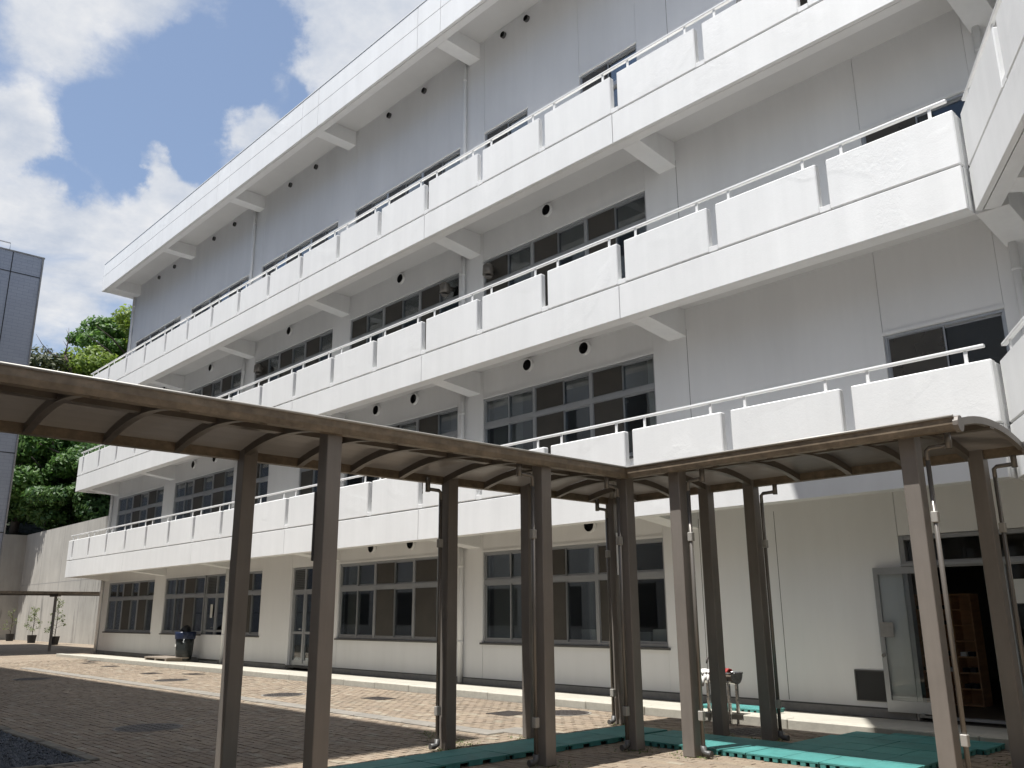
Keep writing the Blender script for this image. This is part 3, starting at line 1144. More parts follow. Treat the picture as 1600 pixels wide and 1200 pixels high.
ZP = 14.0
dx, dy = -.06 * ZP, -.33 * ZP
poly = [(-4.66 + dx, 10.0 + dy), (-6.22 + dx, 12.86 + dy), (-3.18 + dx, 12.86 + dy), (-3.18 + dx, 10.0 + dy)]
lp = [loc_w(x, y, ZP) for x, y in poly]
pl.prism([(q[0], q[1]) for q in lp], 'z', ZP, ZP + .18)
pl.build('added_shade_slab', M['white'], wing)
ax, ay = -3.1 + dx, 10.12 + dy
q0 = loc_w(ax - .5, ay, 0)
MB().prism([(q0[0] - .06, q0[1]), (q0[0] + .06, q0[1]), (q0[0] + .06, 1.46), (q0[0] - .06, 1.46)], 'z', ZP + .181, ZP + .40).build('shade_slab_beam', M['white'], wing)

# ------------------------------------------------------------------ covered walkway
walk = thing('covered_walkway', 'bronze covered walkway with arched smoked roof turning a right angle to the entrance', 'walkway canopy')
ZE = 3.16
PW = .075
posts = [(-8.25, 4.03, 0), (-6.65, 4.03, 0), (-8.25, 6.72, -1), (-6.65, 6.72, -1), (-8.20, 8.02, 0), (-6.65, 8.16, -1), (-8.27, 9.84, -1), (-6.62, 9.82, 0),
         (-5.92, 8.22, 1), (-5.96, 9.86, 1), (-3.24, 8.22, 1), (-3.20, 9.86, 1), (-8.25, .95, -1), (-6.65, .95, -1)]
pmsh = MB().box(-PW, PW, -PW, PW, 0, ZE - .02).mesh('post', M['bronze'], bevel=.006)


def downpipe(x, y, dirx, diry, far, tox):
    """thin rain pipe beside a post, with its elbow to the gutter; tox = eave side offset"""
    px_, py_ = x + dirx * .145, y + diry * .145
    mb = MB()
    mb.tube([(px_, py_, .10), (px_, py_, 2.84)], .022, 10)
    mb.tube([(px_, py_, 2.83), (px_, py_, 2.93), (px_ + dirx * .03, py_ + diry * .03, 2.955), (px_ + dirx * .20, py_ + diry * .20, 2.96)], .022, 10)
    mb.tube([(px_ + dirx * .2, py_ + diry * .2, 2.925), (px_ + dirx * .2, py_ + diry * .2, 3.10)], .03, 10)
    o = mb.build('rain_pipe', M['pipe'], walk, smooth=True)
    for zc in (.42, 2.32):
        link('pipe_clip', cached_box('pipe_clip', (.06, .06, .10), M['pipebk'], .006), o, (px_ - .03, py_ - .03, zc - .05))
    MB().tube([(px_, py_, .12), (px_, py_, .06), (px_ + dirx * .04, py_ + diry * .04, .045), (px_ + dirx * .1 , py_ + diry * .1, .045)], .033, 10).build('pipe_shoe', M['sill'], o, smooth=True)


for (x, y, pd) in posts:
    link('post', pmsh, walk, (x, y, 0))
    if pd == -1:
        downpipe(x, y, 0, -1, x < -7.5, 0)
    elif pd == 1:
        downpipe(x, y, 1, 0, y > 9, 0)
XN, XFAR, YN, YFAR = -6.545, -8.33, 8.05, 9.87       # eave lines
XE, YS = -2.74, .2                                    # free ends
H0, RISE = 3.13, .13
zarch = lambda u: H0 + RISE * 4 * u * (1 - u)
# eave gutters
e = MB()
e.prism([(XN - .04, 3.05), (XN + .045, 3.05), (XN + .06, 3.10), (XN + .06, 3.165), (XN - .04, 3.165)], 'y', YS, YN + .0)
e.build('eave_gutter', M['bronze_dark'], walk)
e = MB()
e.prism([(XFAR - .06, 3.165), (XFAR - .06, 3.10), (XFAR - .045, 3.05), (XFAR + .04, 3.05), (XFAR + .04, 3.165)], 'y', YS, YFAR + .06)
e.build('eave_gutter', M['bronze_dark'], walk)
e = MB()
e.prism([(YN - .06, 3.165), (YN - .06, 3.10), (YN - .045, 3.05), (YN + .04, 3.05), (YN + .04, 3.165)], 'x', XN + .062, XE)
e.build('eave_gutter', M['bronze_dark'], walk)
e = MB()
e.prism([(YFAR - .04, 3.05), (YFAR + .045, 3.05), (YFAR + .06, 3.10), (YFAR + .06, 3.165), (YFAR - .04, 3.165)], 'x', XFAR + .042, XE)
e.build('eave_gutter', M['bronze_dark'], walk)
for (yy) in (YN, YFAR):
    MB().tube([(XE - .01, yy, 3.105), (XE + .035, yy, 3.105)], .075, 12).build('gutter_cap', M['bronze'], walk)
MB().tube([(XN + .066, YS, 3.172), (XN + .066, YN, 3.172)], .013, 8).tube([(XN + .066, YN - .066, 3.172), (XE, YN - .066, 3.172)], .013, 8).build('eave_trim', M['pipebk'], walk, smooth=True)
NU = 12


def ribs(name, fixed, axis, mat, wdt=.065, dep=.075, lift=0.0, u0=0., u1=1.):
    mb = MB()
    us = [u0 + (u1 - u0) * i / NU for i in range(NU + 1)]
    top, bot = [], []
    for u in us:
        c_ = XN + (XFAR - XN) * u if axis == 'y' else YN + (YFAR - YN) * u
        top.append((c_, zarch(u) - .012 + lift))
        bot.append((c_, zarch(u) - .012 - dep + lift))
    for i in range(NU):
        mb.prism([bot[i], bot[i + 1], top[i + 1], top[i]], axis, fixed - wdt / 2, fixed + wdt / 2)
    return mb.build(name, mat, walk)


yr = [8.02 - .672 * i for i in range(12)]
for y in yr:
    ribs('roof_rib', y, 'y', M['rib'])
for y in (8.69, 9.36):
    u0 = (y - YN) / (YFAR - YN)
    ribs('roof_rib', y, 'y', M['rib'], u0=u0)
for x in [-6.60 + .663 * i for i in range(6)]:
    ribs('roof_rib', x, 'x', M['rib'])
for x in (-7.21, -7.83):
    u0 = (XN - x) / (XN - XFAR)
    ribs('roof_rib', x, 'x', M['rib'], u0=u0)
ribs('roof_end_rib', XE - .02, 'x', M['bronze'], wdt=.05, dep=.07, lift=.03)
# purlins
MB().box(-7.49, -7.39, YS, 8.9, zarch(.5) - .07, zarch(.5) - .016).build('purlin', M['rib'], walk)
MB().box(-7.385, XE, 8.91, 9.01, zarch(.5) - .069, zarch(.5) - .015).build('purlin', M['rib'], walk)
# hip along the corner
MB().tube([(XN + (XFAR - XN) * u, YN + (YFAR - YN) * u, zarch(u) - .02) for u in [i / NU for i in range(NU + 1)]], .03, 6).build('hip_rib', M['rib'], walk)
# roof sheets between the ribs
th = .006


def sheet(axis, a0, a1):
    mb = MB()
    for i in range(NU):
        ua, ub = i / NU, (i + 1) / NU
        def lim(u):
            return (min(a1, YN + (YFAR - YN) * u) if axis == 'y' else max(a0, XN + (XFAR - XN) * u))
        pts = []
        if axis == 'y':
            la, lb = lim(ua), lim(ub)
            if lb <= a0 + 1e-4:
                continue
            xa, xb = XN + (XFAR - XN) * ua, XN + (XFAR - XN) * ub
            la = max(la, a0)
            pts = [(xa, a0, zarch(ua)), (xb, a0, zarch(ub)), (xb, lb, zarch(ub)), (xa, la, zarch(ua))]
        else:
            la, lb = lim(ua), lim(ub)
            if lb >= a1 - 1e-4:
                continue
            ya, yb = YN + (YFAR - YN) * ua, YN + (YFAR - YN) * ub
            la = min(la, a1)
            pts = [(la, ya, zarch(ua)), (a1, ya, zarch(ua)), (a1, yb, zarch(ub)), (lb, yb, zarch(ub))]
        mb.quad(pts)
    if mb.v:
        o = mb.build('roof_sheet', M['poly'], walk, smooth=False)
        return o


ys = sorted(yr + [8.69, 9.36, YFAR])
ys = [YS] + [y for y in ys if y > YS + .2]
for a, b in zip(ys, ys[1:]):
    sheet('y', a + .001, b - .001)
xs = [XFAR, -7.83, -7.21] + [-6.60 + .663 * i for i in range(6)] + [XE]
for a, b in zip(xs, xs[1:]):
    sheet('x', a + .001, b - .001)
# narrow pale plate fixed to the inner corner post
MB().box(-8.17, -8.16, 9.765, 9.86, 2.02, 2.62).build('name_plate', M['metalwhite'], walk)
MB().box(-6.735, -6.728, 3.94, 4.0, 1.95, 2.55).build('conduit', M['sill'], walk)

# ------------------------------------------------------------------ green plastic duckboards
def mat_mesh(dx, dy):
    mb = MB()
    h, t = .055, .016
    mb.box(0, dx, 0, dy, h - t, h)
    n = 4
    for i in range(n):                                     # feet along the edges, gaps between
        a = dx * (i + .06) / n
        b = dx * (i + .62) / n
        mb.box(a, b, .002, .03, 0, h - t - .0005)
        mb.box(a, b, dy - .03, dy - .002, 0, h - t - .0005)
    for i in range(3):
        a = dy * (i + .2) / 3
        mb.box(.002, .03, a, a + dy * .2, 0, h - t - .0005)
        mb.box(dx - .03, dx - .002, a, a + dy * .2, 0, h - t - .0005)
    return mb.mesh('duckboard_mat', M['mat'])


def lay(mesh, x, y, label, z=.0, group='green duckboard mats under the walkway'):
    o = link('duckboard_mat', mesh, None, (x + random.uniform(-.004, .004), y + random.uniform(-.004, .004), z + .002 + random.uniform(0, .003)))
    o.rotation_euler.z = random.uniform(-.006, .006)
    tag(o, label, 'floor mat', group)


ORD = ['first', 'second', 'third', 'fourth', 'fifth', 'sixth', 'seventh', 'eighth']
mA = mat_mesh(.335, .905)
y = 8.50
i = 0
rowA = [8.52, 7.60, 6.68, 5.76, 4.84, 3.92, 3.0]
for j, y in enumerate(rowA):
    for c, x in enumerate((-7.83, -7.49)):
        lay(mA, x, y, 'green mat under the left walkway arm, %s column, %s from the corner' % ('inner' if c else 'outer', ORD[j]))
mB = mat_mesh(.405, .475)
for i in range(8):
    x = -7.07 + i * .412
    lay(mB, x, 8.47, 'sunlit green mat under the right walkway arm, %s from the corner' % ORD[i])
    lay(mB, x, 8.955, 'green mat in the back row under the right arm, %s from corner' % ORD[i])
for j in range(4):
    for i in range(4):
        if j == 3 and i == 0:
            continue
        lay(mB, -5.45 + i * .412 + (.08 if j > 1 else 0), 9.445 + j * .485 + .0, 'shaded green entrance mat, %s row from the door, %s from the left' % (ORD[3 - j], ORD[i]), group='green duckboard mats before the entrance')
for i in range(3):
    lay(mB, -8.36 + i * .412, 11.80, '%s green mat from the left on the concrete terrace behind the wash trough' % ORD[i], z=tz(12.2) + .012, group='green duckboard mats on the terrace')

# ------------------------------------------------------------------ wash trough
tr = thing('wash_trough', 'stainless steel wash trough on legs with a draped white cloth beside the kerb', 'wash basin', (-7.72, 11.0, 0))
b_ = MB()
n = 12
for k in range(n):
    t0, t1 = math.pi * k / n, math.pi * (k + 1) / n
    rr = .15
    b_.quad([(-.02, -rr * math.cos(t0), .66 - rr * math.sin(t0)), (.62, -rr * math.cos(t0), .66 - rr * math.sin(t0)), (.62, -rr * math.cos(t1), .66 - rr * math.sin(t1)), (-.02, -rr * math.cos(t1), .66 - rr * math.sin(t1))])
for xx in (-.02, .62):
    b_.quad([(xx, -.15 * math.cos(math.pi * k / n), .66 - .15 * math.sin(math.pi * k / n)) for k in range(n + 1)])
b_.tube([(-.02, -.15, .66), (.62, -.15, .66)], .014, 8).tube([(-.02, .15, .66), (.62, .15, .66)], .014, 8)
b_.build('basin', M['steel'], tr, smooth=True)
for (lx, ly_) in ((.06, -.1), (.06, .1), (.54, -.1), (.54, .1)):
    MB().box(lx - .018, lx + .018, ly_ - .018, ly_ + .018, .0, .56).build('leg', M['steel'], tr)
MB().tube([(.02, -.155, .53), (.02, -.18, .53)], .07, 16).build('drain_cap', M['steel'], tr)
t_ = MB().tube([(.16, .13, .56), (.16, .13, .98)], .018, 10).tube([(.16, .13, .80), (.16, .06, .86), (.16, -.02, .85), (.16, -.04, .78)], .015, 8).tube([(.16, .13, .86), (.16, .13, .94)], .034, 12)
t_.build('tap', M['iron'], tr, smooth=True)


def drape(name, mat, x0, label, cat, z=.69, wd=.16):
    mb = MB()
    prof = [(-.19, -.17), (-.175, -.05), (-.16, .0), (-.10, .012), (.0, -.05), (.10, .012), (.165, .0), (.175, -.06)]
    nx = 6
    g_ = [[(x0 + wd * i / nx + .01 * math.sin(i), 11.0 + p_[0] + .008 * math.sin(i * 1.3), z + p_[1] * (1 + .3 * math.sin(i * 1.1))) for p_ in prof] for i in range(nx + 1)]
    for i in range(nx):
        for j in range(len(prof) - 1):
            mb.quad([g_[i][j], g_[i + 1][j], g_[i + 1][j + 1], g_[i][j + 1]])
    me = mb.mesh(name, mat, smooth=True)
    o = link(name, me)
    md = o.modifiers.new('thickness', 'SOLIDIFY')
    md.thickness = .008
    return tag(o, label, cat)


drape('work_glove', M['cloth'], -7.60, 'white cloth hung over the rim of the steel wash trough', 'cloth')
drape('red_cloth', M['red'], -7.42, 'dark red cloth lying on the steel wash trough by the post', 'cloth', z=.70, wd=.14)

# ------------------------------------------------------------------ rubbish bin and timber step
bn = thing('rubbish_bin', 'tall dark rubbish bin lined with a blue bag at the ground floor wall', 'bin', (-29.45, 12.62, .02))
MB().tube([(0, 0, .03), (0, 0, .25), (0, 0, .9)], [.23, .27, .31], 18).build('body', M['binbag'], bn, smooth=True)
MB().tube([(0, 0, .72), (0, 0, .90), (0, 0, .955), (0, 0, .93)], [.322, .345, .33, .27], 18, cap=False).build('bag', M['blue'], bn, smooth=True)
MB().tube([(-.08, 0, .90), (.02, 0, .95), (.1, .05, .90)], [.2, .22, .1], 10).build('rubbish', M['black'], bn, smooth=True)
MB().box(-.05, .03, -.312, -.305, .48, .56).build('sticker', M['paper'], bn)
st = thing('timber_step', 'low weathered timber step lying beneath the dark rubbish bin', 'step', (-31.1, 11.95, .03))
for i in range(3):
    MB().box(0, 1.9, i * .25, i * .25 + .235, .09, .13).build('board', M['oldwood'], st)
for xx in (.05, .9, 1.75):
    MB().box(xx, xx + .1, 0, .73, 0, .089).build('bearer', M['oldwood'], st)

# ------------------------------------------------------------------ iron covers in the paving
def round_cover(x, y, label, r=.36):
    o = thing('manhole_cover', label, 'manhole cover', (x, y, .0), group='iron covers in the paving')
    MB().tube([(0, 0, -.03), (0, 0, .004)], r + .04, 28).build('rim', M['drainslab'], o)
    MB().tube([(0, 0, -.02), (0, 0, .008)], r, 28).build('lid', M['iron'], o)
    s_ = MB()
    for i in range(-3, 4):
        for j in range(-3, 4):
            if math.hypot(i, j) < 3.4:
                s_.box(i * r * .26 - .025, i * r * .26 + .025, j * r * .26 - .025, j * r * .26 + .025, .0085, .012)
    stuff(s_.build('studs', M['iron'], o))


def grate(x, y, label, dx=.55, dy=.4):
    o = thing('drain_grate', label, 'drain grate', (x, y, .0), group='iron grates in the paving')
    f_ = MB()
    f_.box(-dx / 2, dx / 2, -dy / 2, -dy / 2 + .03, -.02, .008).box(-dx / 2, dx / 2, dy / 2 - .03, dy / 2, -.02, .008)
    f_.box(-dx / 2, -dx / 2 + .03, -dy / 2 + .03, dy / 2 - .03, -.02, .0078).box(dx / 2 - .03, dx / 2, -dy / 2 + .03, dy / 2 - .03, -.02, .0078)
    f_.build('frame', M['iron'], o)
    b2 = MB()
    n_ = 12
    for i in range(n_):
        xx = -dx / 2 + .04 + (dx - .08) * (i + .5) / n_
        b2.box(xx - .011, xx + .011, -dy / 2 + .03, dy / 2 - .03, -.012, .006)
    stuff(b2.build('bars', M['iron'], o))
    MB().box(-dx / 2 + .03, dx / 2 - .03, -dy / 2 + .03, dy / 2 - .03, -.013, -.0125).build('pit', M['dark'], o)


round_cover(-12.75, 5.05, 'round iron manhole cover in the shaded paving near the gravel corner', .42)
round_cover(-24.6, 6.75, 'round iron manhole cover in the shaded paving, farthest from the walkway', .42)
round_cover(-15.9, 8.85, 'round iron manhole cover in sunlight by the pale drainage channel', .38)
round_cover(-9.75, 10.3, 'round iron manhole cover by the kerb left of the wash trough', .36)
round_cover(-6.5, 10.35, 'round iron manhole cover in canopy shade right of the wash trough', .36)
round_cover(-21.5, 8.95, 'round iron manhole cover in the sun before the rubbish bin', .38)
grate(-13.9, 9.68, 'small square iron grate in sunlit paving between the walkway posts')
grate(-10.35, 9.65, 'square barred iron grate in sunlit paving by the dark corner posts', .5, .5)
grate(-24.4, 9.6, 'barred iron grate in sunlit paving below the timber step')
grate(-23.2, 10.25, 'barred iron grate nearest the kerb below the rubbish bin')
grate(-28.8, 10.05, 'barred iron grate midway along the sunlit kerb')
grate(-31.4, 10.25, 'barred iron grate near the left part of the kerb')
grate(-32.6, 10.75, 'barred iron grate closest to the far kerb end')

# ------------------------------------------------------------------ gravel bed at the lower left
gb = structure(MB().box(-40, -10.35, -3, 3.5, -.1, -.012).build('gravel_bed', M['gravelbase']))
gs = MB()
base = [(1, 0, 0), (-1, 0, 0), (0, 1, 0), (0, -1, 0), (0, 0, 1), (0, 0, -1)]
fc = [(0, 2, 4), (2, 1, 4), (1, 3, 4), (3, 0, 4), (2, 0, 5), (1, 2, 5), (3, 1, 5), (0, 3, 5)]
for i in range(17000):
    x = -10.4 - random.random() ** 1.3 * 8.5
    y = 3.45 - random.random() * 3.2
    p_ = cam_px((x, y, 0))
    if not p_ or p_[0] < -40 or p_[1] > 1230:
        continue
    s1 = random.uniform(.014, .034)
    a = random.uniform(0, 6.28)
    ca, sa = math.cos(a), math.sin(a)
    k = len(gs.v)
    ex, ey, ez = s1 * random.uniform(.8, 1.5), s1 * random.uniform(.6, 1), s1 * random.uniform(.45, .8)
    zc = random.uniform(-.005, .014)
    for bx_, by_, bz_ in base:
        j_ = random.uniform(.75, 1.2)
        xx, yy, z2 = bx_ * ex * j_, by_ * ey * j_, bz_ * ez * j_
        gs.v.append((x + xx * ca - yy * sa, y + xx * sa + yy * ca, zc + z2))
    gs.f += [tuple(k + q for q in t_) for t_ in fc]
    gs.mi += [0] * 8
stuff(gs.build('gravel', M['stone']))
ed = structure(link('gravel_edging', None))
x = -10.36
i = 0
while x > -26:
    ln = random.uniform(.42, .6)
    o = MB().box(0, ln - .02, 0, .13, -.06, random.uniform(.006, .022)).build('edging_stone', M['kerbstone'], ed, loc=(x - ln, 3.5 + random.uniform(-.01, .01), 0), bevel=.012)
    o.rotation_euler.z = random.uniform(-.02, .02)
    x -= ln
y = 3.5
while y > 1.2:
    ln = random.uniform(.42, .6)
    o = MB().box(-.12, 0, -ln + .02, 0, -.06, random.uniform(.006, .02)).build('edging_stone', M['kerbstone'], ed, loc=(-10.25, y, 0), bevel=.012)
    y -= ln

# ------------------------------------------------------------------ grey tiled building at the left
gx, gy, gz = -40.9, 9.44, 17.25
gbld = thing('tiled_building', 'tall grey tiled building with panel joints beyond the walkway roof', 'building', (gx, gy, 0))
MB().box(-16, 0, -22, 0, 0, gz - .06).build('wall', M['tile'], gbld)
MB().box(-16.05, .03, -22, .03, gz - .059, gz).build('coping', M['plinth'], gbld)
jb = MB()
for yy in (-1.25, -4.3, -7.35, -10.4):
    jb.box(.0015, .011, yy - .018, yy + .018, 0, gz - .07)
for z in (1.6, 4.9, 8.25, 11.6, 16.25):
    jb.box(.001, .0105, -22, 0, z - .02, z + .02)
jb.build('panel_joint', M['dark'], gbld)
MB().box(.0, .05, -.06, .001, 0, gz - .07).build('corner_trim', M['plinth'], gbld)
rl = MB().tube([(-.3, -22, gz + .42), (-.3, -1.35, gz + .42), (-.3, -1.35, gz - .02)], .03, 8)
for yy in (-3.5, -6, -9, -12):
    rl.tube([(-.3, yy, gz - .02), (-.3, yy, gz + .42)], .02, 6)
rl.build('roof_rail', M['alu'], gbld)

# building behind the viewer's left, throwing the long shade over the paving
rb = thing('rear_building', 'pale rear school block facing the white school across the courtyard', 'building', (-9.85, 1.15, 0))
MB().box(-31, 0, -10, 0, -.06, 19.1).box(.001, 26, -10, -2.2, -.06, 8.5).build('wall', M['farwhite'], rb)  # lower right block is an unseen addition that darkens the posts and entrance
MB().box(-31.1, .1, -10.1, .08, 19.101, 19.25).box(.11, 26.1, -10.1, -2.15, 8.501, 8.6).build('roof', M['plinth'], rb)
wm_ = cached_box('window', (2.4, .04, 1.5), M['sill'], 0)
for fl in range(5):
    for c in range(8):
        o = link('window', wm_, rb, (-30 + c * 3.6, .0, 1.0 + fl * 3.6))

# ------------------------------------------------------------------ retaining wall, hill and far shelter
rw = thing('retaining_wall', 'high stained concrete retaining wall below the wooded hillside', 'wall', (-67.5, 17, 0))
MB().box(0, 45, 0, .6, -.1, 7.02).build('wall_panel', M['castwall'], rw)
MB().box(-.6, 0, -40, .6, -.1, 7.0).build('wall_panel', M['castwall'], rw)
cj = MB()
for i in range(1, 10):
    cj.box(i * 4.2 - .02, i * 4.2 + .02, -.004, .05, 0, 7.0)
cj.box(0.02, 45, -.0035, .05, 3.55, 3.585)
cj.build('panel_joint', M['plinth'], rw)
hill = MB()
gn, pts = 26, {}
for i in range(gn + 1):
    for j in range(gn + 1):
        x = -66.9 - 70 * (i / gn) + 0
        y = -40 + 150 * (j / gn)
        pts[i, j] = (x, y)


def hill_z(x, y):
    d = max(-67.9 - x, y - 17.5)
    return 6.7 + .30 * max(0, d) + .6 * math.sin(x * .3) * math.cos(y * .27) - (0 if d > 0 else 3)


hv = []
for a in range(61):
    for b in range(61):
        x = -170 + 150 * a / 60
        y = -40 + 160 * b / 60
        hv.append((x, y, hill_z(x, y)))
for a in range(60):
    for b in range(60):
        q = [a * 61 + b, (a + 1) * 61 + b, (a + 1) * 61 + b + 1, a * 61 + b + 1]
        if all(max(-67.2 - hv[t_][0], hv[t_][1] - 17.2) > 0 for t_ in q):
            hill.quad([hv[t_] for t_ in q])
# skirt joining the slope to the wall heads
hill.quad([(-67.0, 17.5, 6.9), (-20, 17.5, 6.9), (-20, 22, 8.2), (-67.0, 22, 8.2)])
hill.quad([(-67.9, -40, 6.9), (-67.9, 18, 6.9), (-73, 18, 8.2), (-73, -40, 8.2)])
structure(hill.build('hillside', M['hill']))

sh_ = thing('roofed_shelter', 'low flat roofed passage shelter on dark posts before the concrete wall', 'shelter', (-43.9, 0, 0))
MB().box(-.85, .55, 4.0, 17, 2.50, 2.60).build('roof', M['bronze_dark'], sh_)
MB().box(-.86, -.80, 4.0, 17, 2.44, 2.499).build('gutter', M['bronze'], sh_)
for yy in (12.58, 9.2, 5.9):
    MB().box(-.05, .05, yy - .05, yy + .05, 0, 2.38).build('post', M['bronze'], sh_)
    MB().box(-.7, .5, yy - .07, yy + .07, 2.38, 2.499).build('arm', M['bronze_dark'], sh_)


# ------------------------------------------------------------------ plants and trees
def leaves(mb, c, rad, n, size, flat=.5):
    for _ in range(n):
        while True:
            p_ = Vector((random.uniform(-1, 1), random.uniform(-1, 1), random.uniform(-1, 1)))
            if p_.length < 1:
                break
        if random.random() < .6 and p_.length > .01:
            p_ = p_.normalized() * random.uniform(.72, 1.04)
        q = Vector((c[0] + p_.x * rad[0], c[1] + p_.y * rad[1], c[2] + p_.z * rad[2]))
        nn = (p_ + Vector((random.uniform(-1, 1), random.uniform(-1, 1), random.uniform(-.3, 1.2)))).normalized()
        a = nn.orthogonal().normalized()
        a = Matrix.Rotation(random.uniform(0, 6.28), 3, nn) @ a
        b = nn.cross(a)
        s1 = size * random.uniform(.55, 1.25)
        s2 = s1 * random.uniform(.35, .6)
        k = len(mb.v)
        mb.v += [tuple(q - a * s1), tuple(q + b * s2 - nn * s1 * .12), tuple(q + a * s1), tuple(q - b * s2 - nn * s1 * .12)]
        mb.f.append((k, k + 1, k + 2, k + 3))
        mb.mi.append(0)


def raw_mesh(mb, name, mat):
    me = bpy.data.meshes.new(name)
    me.from_pydata(mb.v, [], mb.f)
    me.materials.append(mat)
    return me


def tree(name, label, az, d, top, cr, ch, mat, lumps=16, n=5200, size=.34, group='trees on the hillside', lean=0):
    x, y = -d * math.sin(R(az)), d * math.cos(R(az))
    z0 = hill_z(x, y) - .4
    o = thing(name, label, 'tree', (x, y, z0), group=group)
    h = top - z0
    cz = h - ch
    tr_ = MB()
    tr_.tube([(0, 0, 0), (lean * .3, .1, h * .3), (lean * .7, -.1, h * .6), (lean, 0, h * .85)], [.32, .26, .17, .05], 8)
    for k in range(9):
        a = random.uniform(0, 6.28)
        zb = h * random.uniform(.3, .75)
        l_ = cr * random.uniform(.5, .9)
        tr_.tube([(lean * zb / h, 0, zb), (math.cos(a) * l_ * .5, math.sin(a) * l_ * .5, zb + l_ * .35), (math.cos(a) * l_, math.sin(a) * l_, zb + l_ * .55)], [.11, .07, .025], 6)
    tr_.build('trunk', M['bark'], o, smooth=True)
    mb = MB()
    for k in range(lumps):
        t = random.uniform(-1, 1)
        a = random.uniform(0, 6.28)
        rr = cr * math.sqrt(max(.05, 1 - t * t)) * random.uniform(.45, .85)
        c_ = (lean + math.cos(a) * rr, math.sin(a) * rr, cz + t * ch * .78)
        lr = cr * random.uniform(.26, .46)
        leaves(mb, c_, (lr, lr, lr * random.uniform(.45, .75)), n // lumps, size)
    link('crown', raw_mesh(mb, 'crown', mat), o)
    return o


tree('broadleaf_tree', 'tall yellow green tree directly beside the far balcony end', 71.7, 80, 29.0, 4.4, 8.5, M['leaf_bright'], 44, 15000, .24)
tree('broadleaf_tree', 'upright mid green tree left of the brightest hillside tree', 73.3, 84, 29.3, 3.6, 8.0, M['leaf_bright2'], 38, 13000, .24)
tree('evergreen_tree', 'dark rounded evergreen behind the bare dead branches', 74.9, 82, 24.2, 4.4, 5.5, M['leaf_dark'], 28, 11000, .23)
tree('evergreen_tree', 'dark evergreen crown against the edge of the grey tiled building', 76.5, 80, 23.8, 3.9, 5.5, M['leaf_dark'], 28, 11000, .23)
tree('broadleaf_tree', 'olive green tree filling the slope between dark and bright crowns', 73.9, 76, 20.0, 4.5, 5.0, M['leaf_mid'], 20, 7500, .30)
tree('broadleaf_tree', 'light green low tree spreading right of the grey tiled building', 76.6, 71, 14.9, 3.4, 3.4, M['leaf_mid'], 26, 11000, .20)
tree('broadleaf_tree', 'bright green tree hanging over the concrete wall in sunlight', 74.9, 70, 15.2, 3.8, 3.6, M['leaf_bright2'], 28, 12000, .20)
tree('broadleaf_tree', 'mid green leafy tree above the stained concrete wall', 73.6, 68, 13.5, 3.4, 3.2, M['leaf_mid'], 26, 11000, .20)
tree('broadleaf_tree', 'green tree half hidden by the second balcony end', 71.9, 67, 13.5, 3.4, 3.2, M['leaf_mid'], 26, 11000, .20)
tree('evergreen_tree', 'dark shaded tree low on the slope by the tiled building', 77.6, 74, 14.5, 3.6, 4.0, M['leaf_dark'], 16, 6000, .30)
tree('broadleaf_tree', 'pale green tree behind the upper balcony corner', 70.6, 76, 21.5, 4.0, 5.5, M['leaf_bright'], 18, 7000, .32)
tree('evergreen_tree', 'dark tree deep in the shaded wood above the wall', 75.6, 90, 21.0, 5.0, 6.0, M['leaf_dark'], 18, 6000, .36)

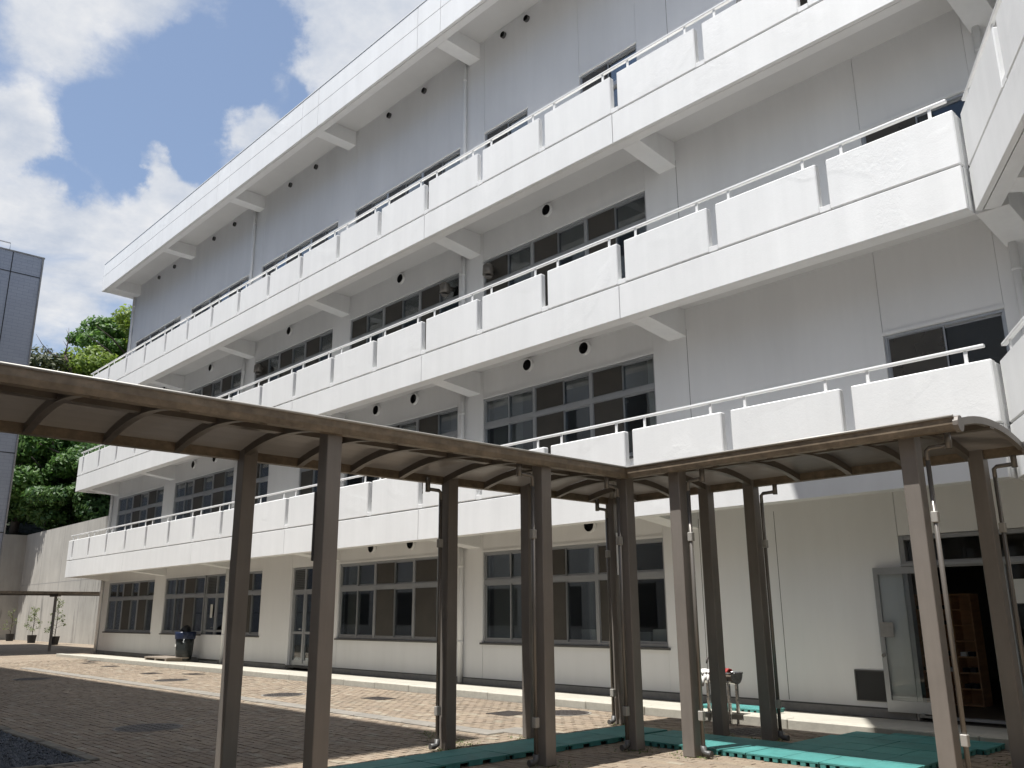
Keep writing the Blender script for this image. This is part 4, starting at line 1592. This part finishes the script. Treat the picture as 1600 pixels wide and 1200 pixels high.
dt = thing('dead_tree', 'bare leafless reddish branches rising above the dark hillside crowns', 'tree', (-75.3, 21.2, 9.5))
dm = MB()
dm.tube([(1.5, 1.6, 0), (1.0, 1.2, 6.5), (.3, .4, 10.0), (-.5, -.7, 12.2), (-.6, -1.1, 13.2)], [.30, .26, .2, .14, .1], 8)
dm.tube([(-.6, -1.1, 13.2), (-.55, -1.05, 13.9), (-.6, -1.0, 14.9), (-.58, -1.1, 15.6)], [.1, .06, .03, .012], 6)
dm.tube([(-.5, -.9, 12.7), (-.6, -1.6, 12.9), (-.8, -2.2, 13.2), (-.9, -2.9, 13.9), (-.9, -3.4, 14.6)], [.09, .06, .045, .03, .01], 6)
for a, b in (((-.6, -1.0, 14.3), (-.6, -.7, 14.8)), ((-.56, -1.02, 13.9), (-.55, -1.4, 14.4)), ((-.6, -2.2, 12.7), (-.6, -2.3, 13.3)), ((-.6, -1.0, 14.9), (-.6, -1.25, 15.4)), ((.0, .0, 11.2), (.1, .5, 12.0))):
    dm.tube([a, b], [.03, .008], 5)
dm.build('branches', M['deadwood'], dt, smooth=True)


def potted(x, y, h, label, bare=False):
    o = thing('potted_plant', label, 'potted plant', (x, y, 0), group='potted shrubs by the concrete wall')
    MB().tube([(0, 0, 0), (0, 0, .45)], [.2, .26], 14).build('pot', M['terracotta'], o)
    MB().tube([(0, 0, .4), (0, 0, .452)], .24, 12).build('soil', M['soil'], o)
    s_ = MB().tube([(0, 0, .4), (.04, .02, h * .6), (-.02, 0, h * .95)], [.025, .018, .006], 6)
    mb = MB()
    for k in range(16):
        zb = .55 + (h - .6) * k / 16
        a = random.uniform(0, 6.28)
        l_ = .42 * (1.05 - k / 18)
        e_ = (math.cos(a) * l_, math.sin(a) * l_, zb + .18)
        s_.tube([(0, 0, zb), e_], [.01, .004], 5)
        leaves(mb, e_, (.16, .16, .10), 6 if bare else 22, .055)
    s_.build('stem', M['bark'], o)
    link('foliage', raw_mesh(mb, 'foliage', M['leaf_shrub']), o)


potted(-57.9, 15.55, 1.95, 'leafy potted shrub standing alone before the sunlit concrete wall')
potted(-52.9, 15.35, 2.4, 'taller potted shrub beside the shelter post')
potted(-64.0, 15.9, 1.9, 'sparse potted shrub before the shaded wall corner', True)

# moss and weeds at the feet of the posts
wd = MB()
for (x, y, pd) in posts:
    for _ in range(70):
        a = random.uniform(0, 6.28)
        rr = random.uniform(.08, .30) ** 1.0
        leaves(wd, (x + math.cos(a) * rr, y + math.sin(a) * rr, .008), (.012, .012, .008), 1, .016)
for _ in range(500):
    x = -9.6 + random.random() * 1.9
    leaves(wd, (x, 7.05 + random.gauss(0, .12) - (x + 8.2) * .25, .006), (.02, .02, .006), 1, .014)
o = link('weeds', raw_mesh(wd, 'weeds', M['leaf_shrub']))
stuff(o)
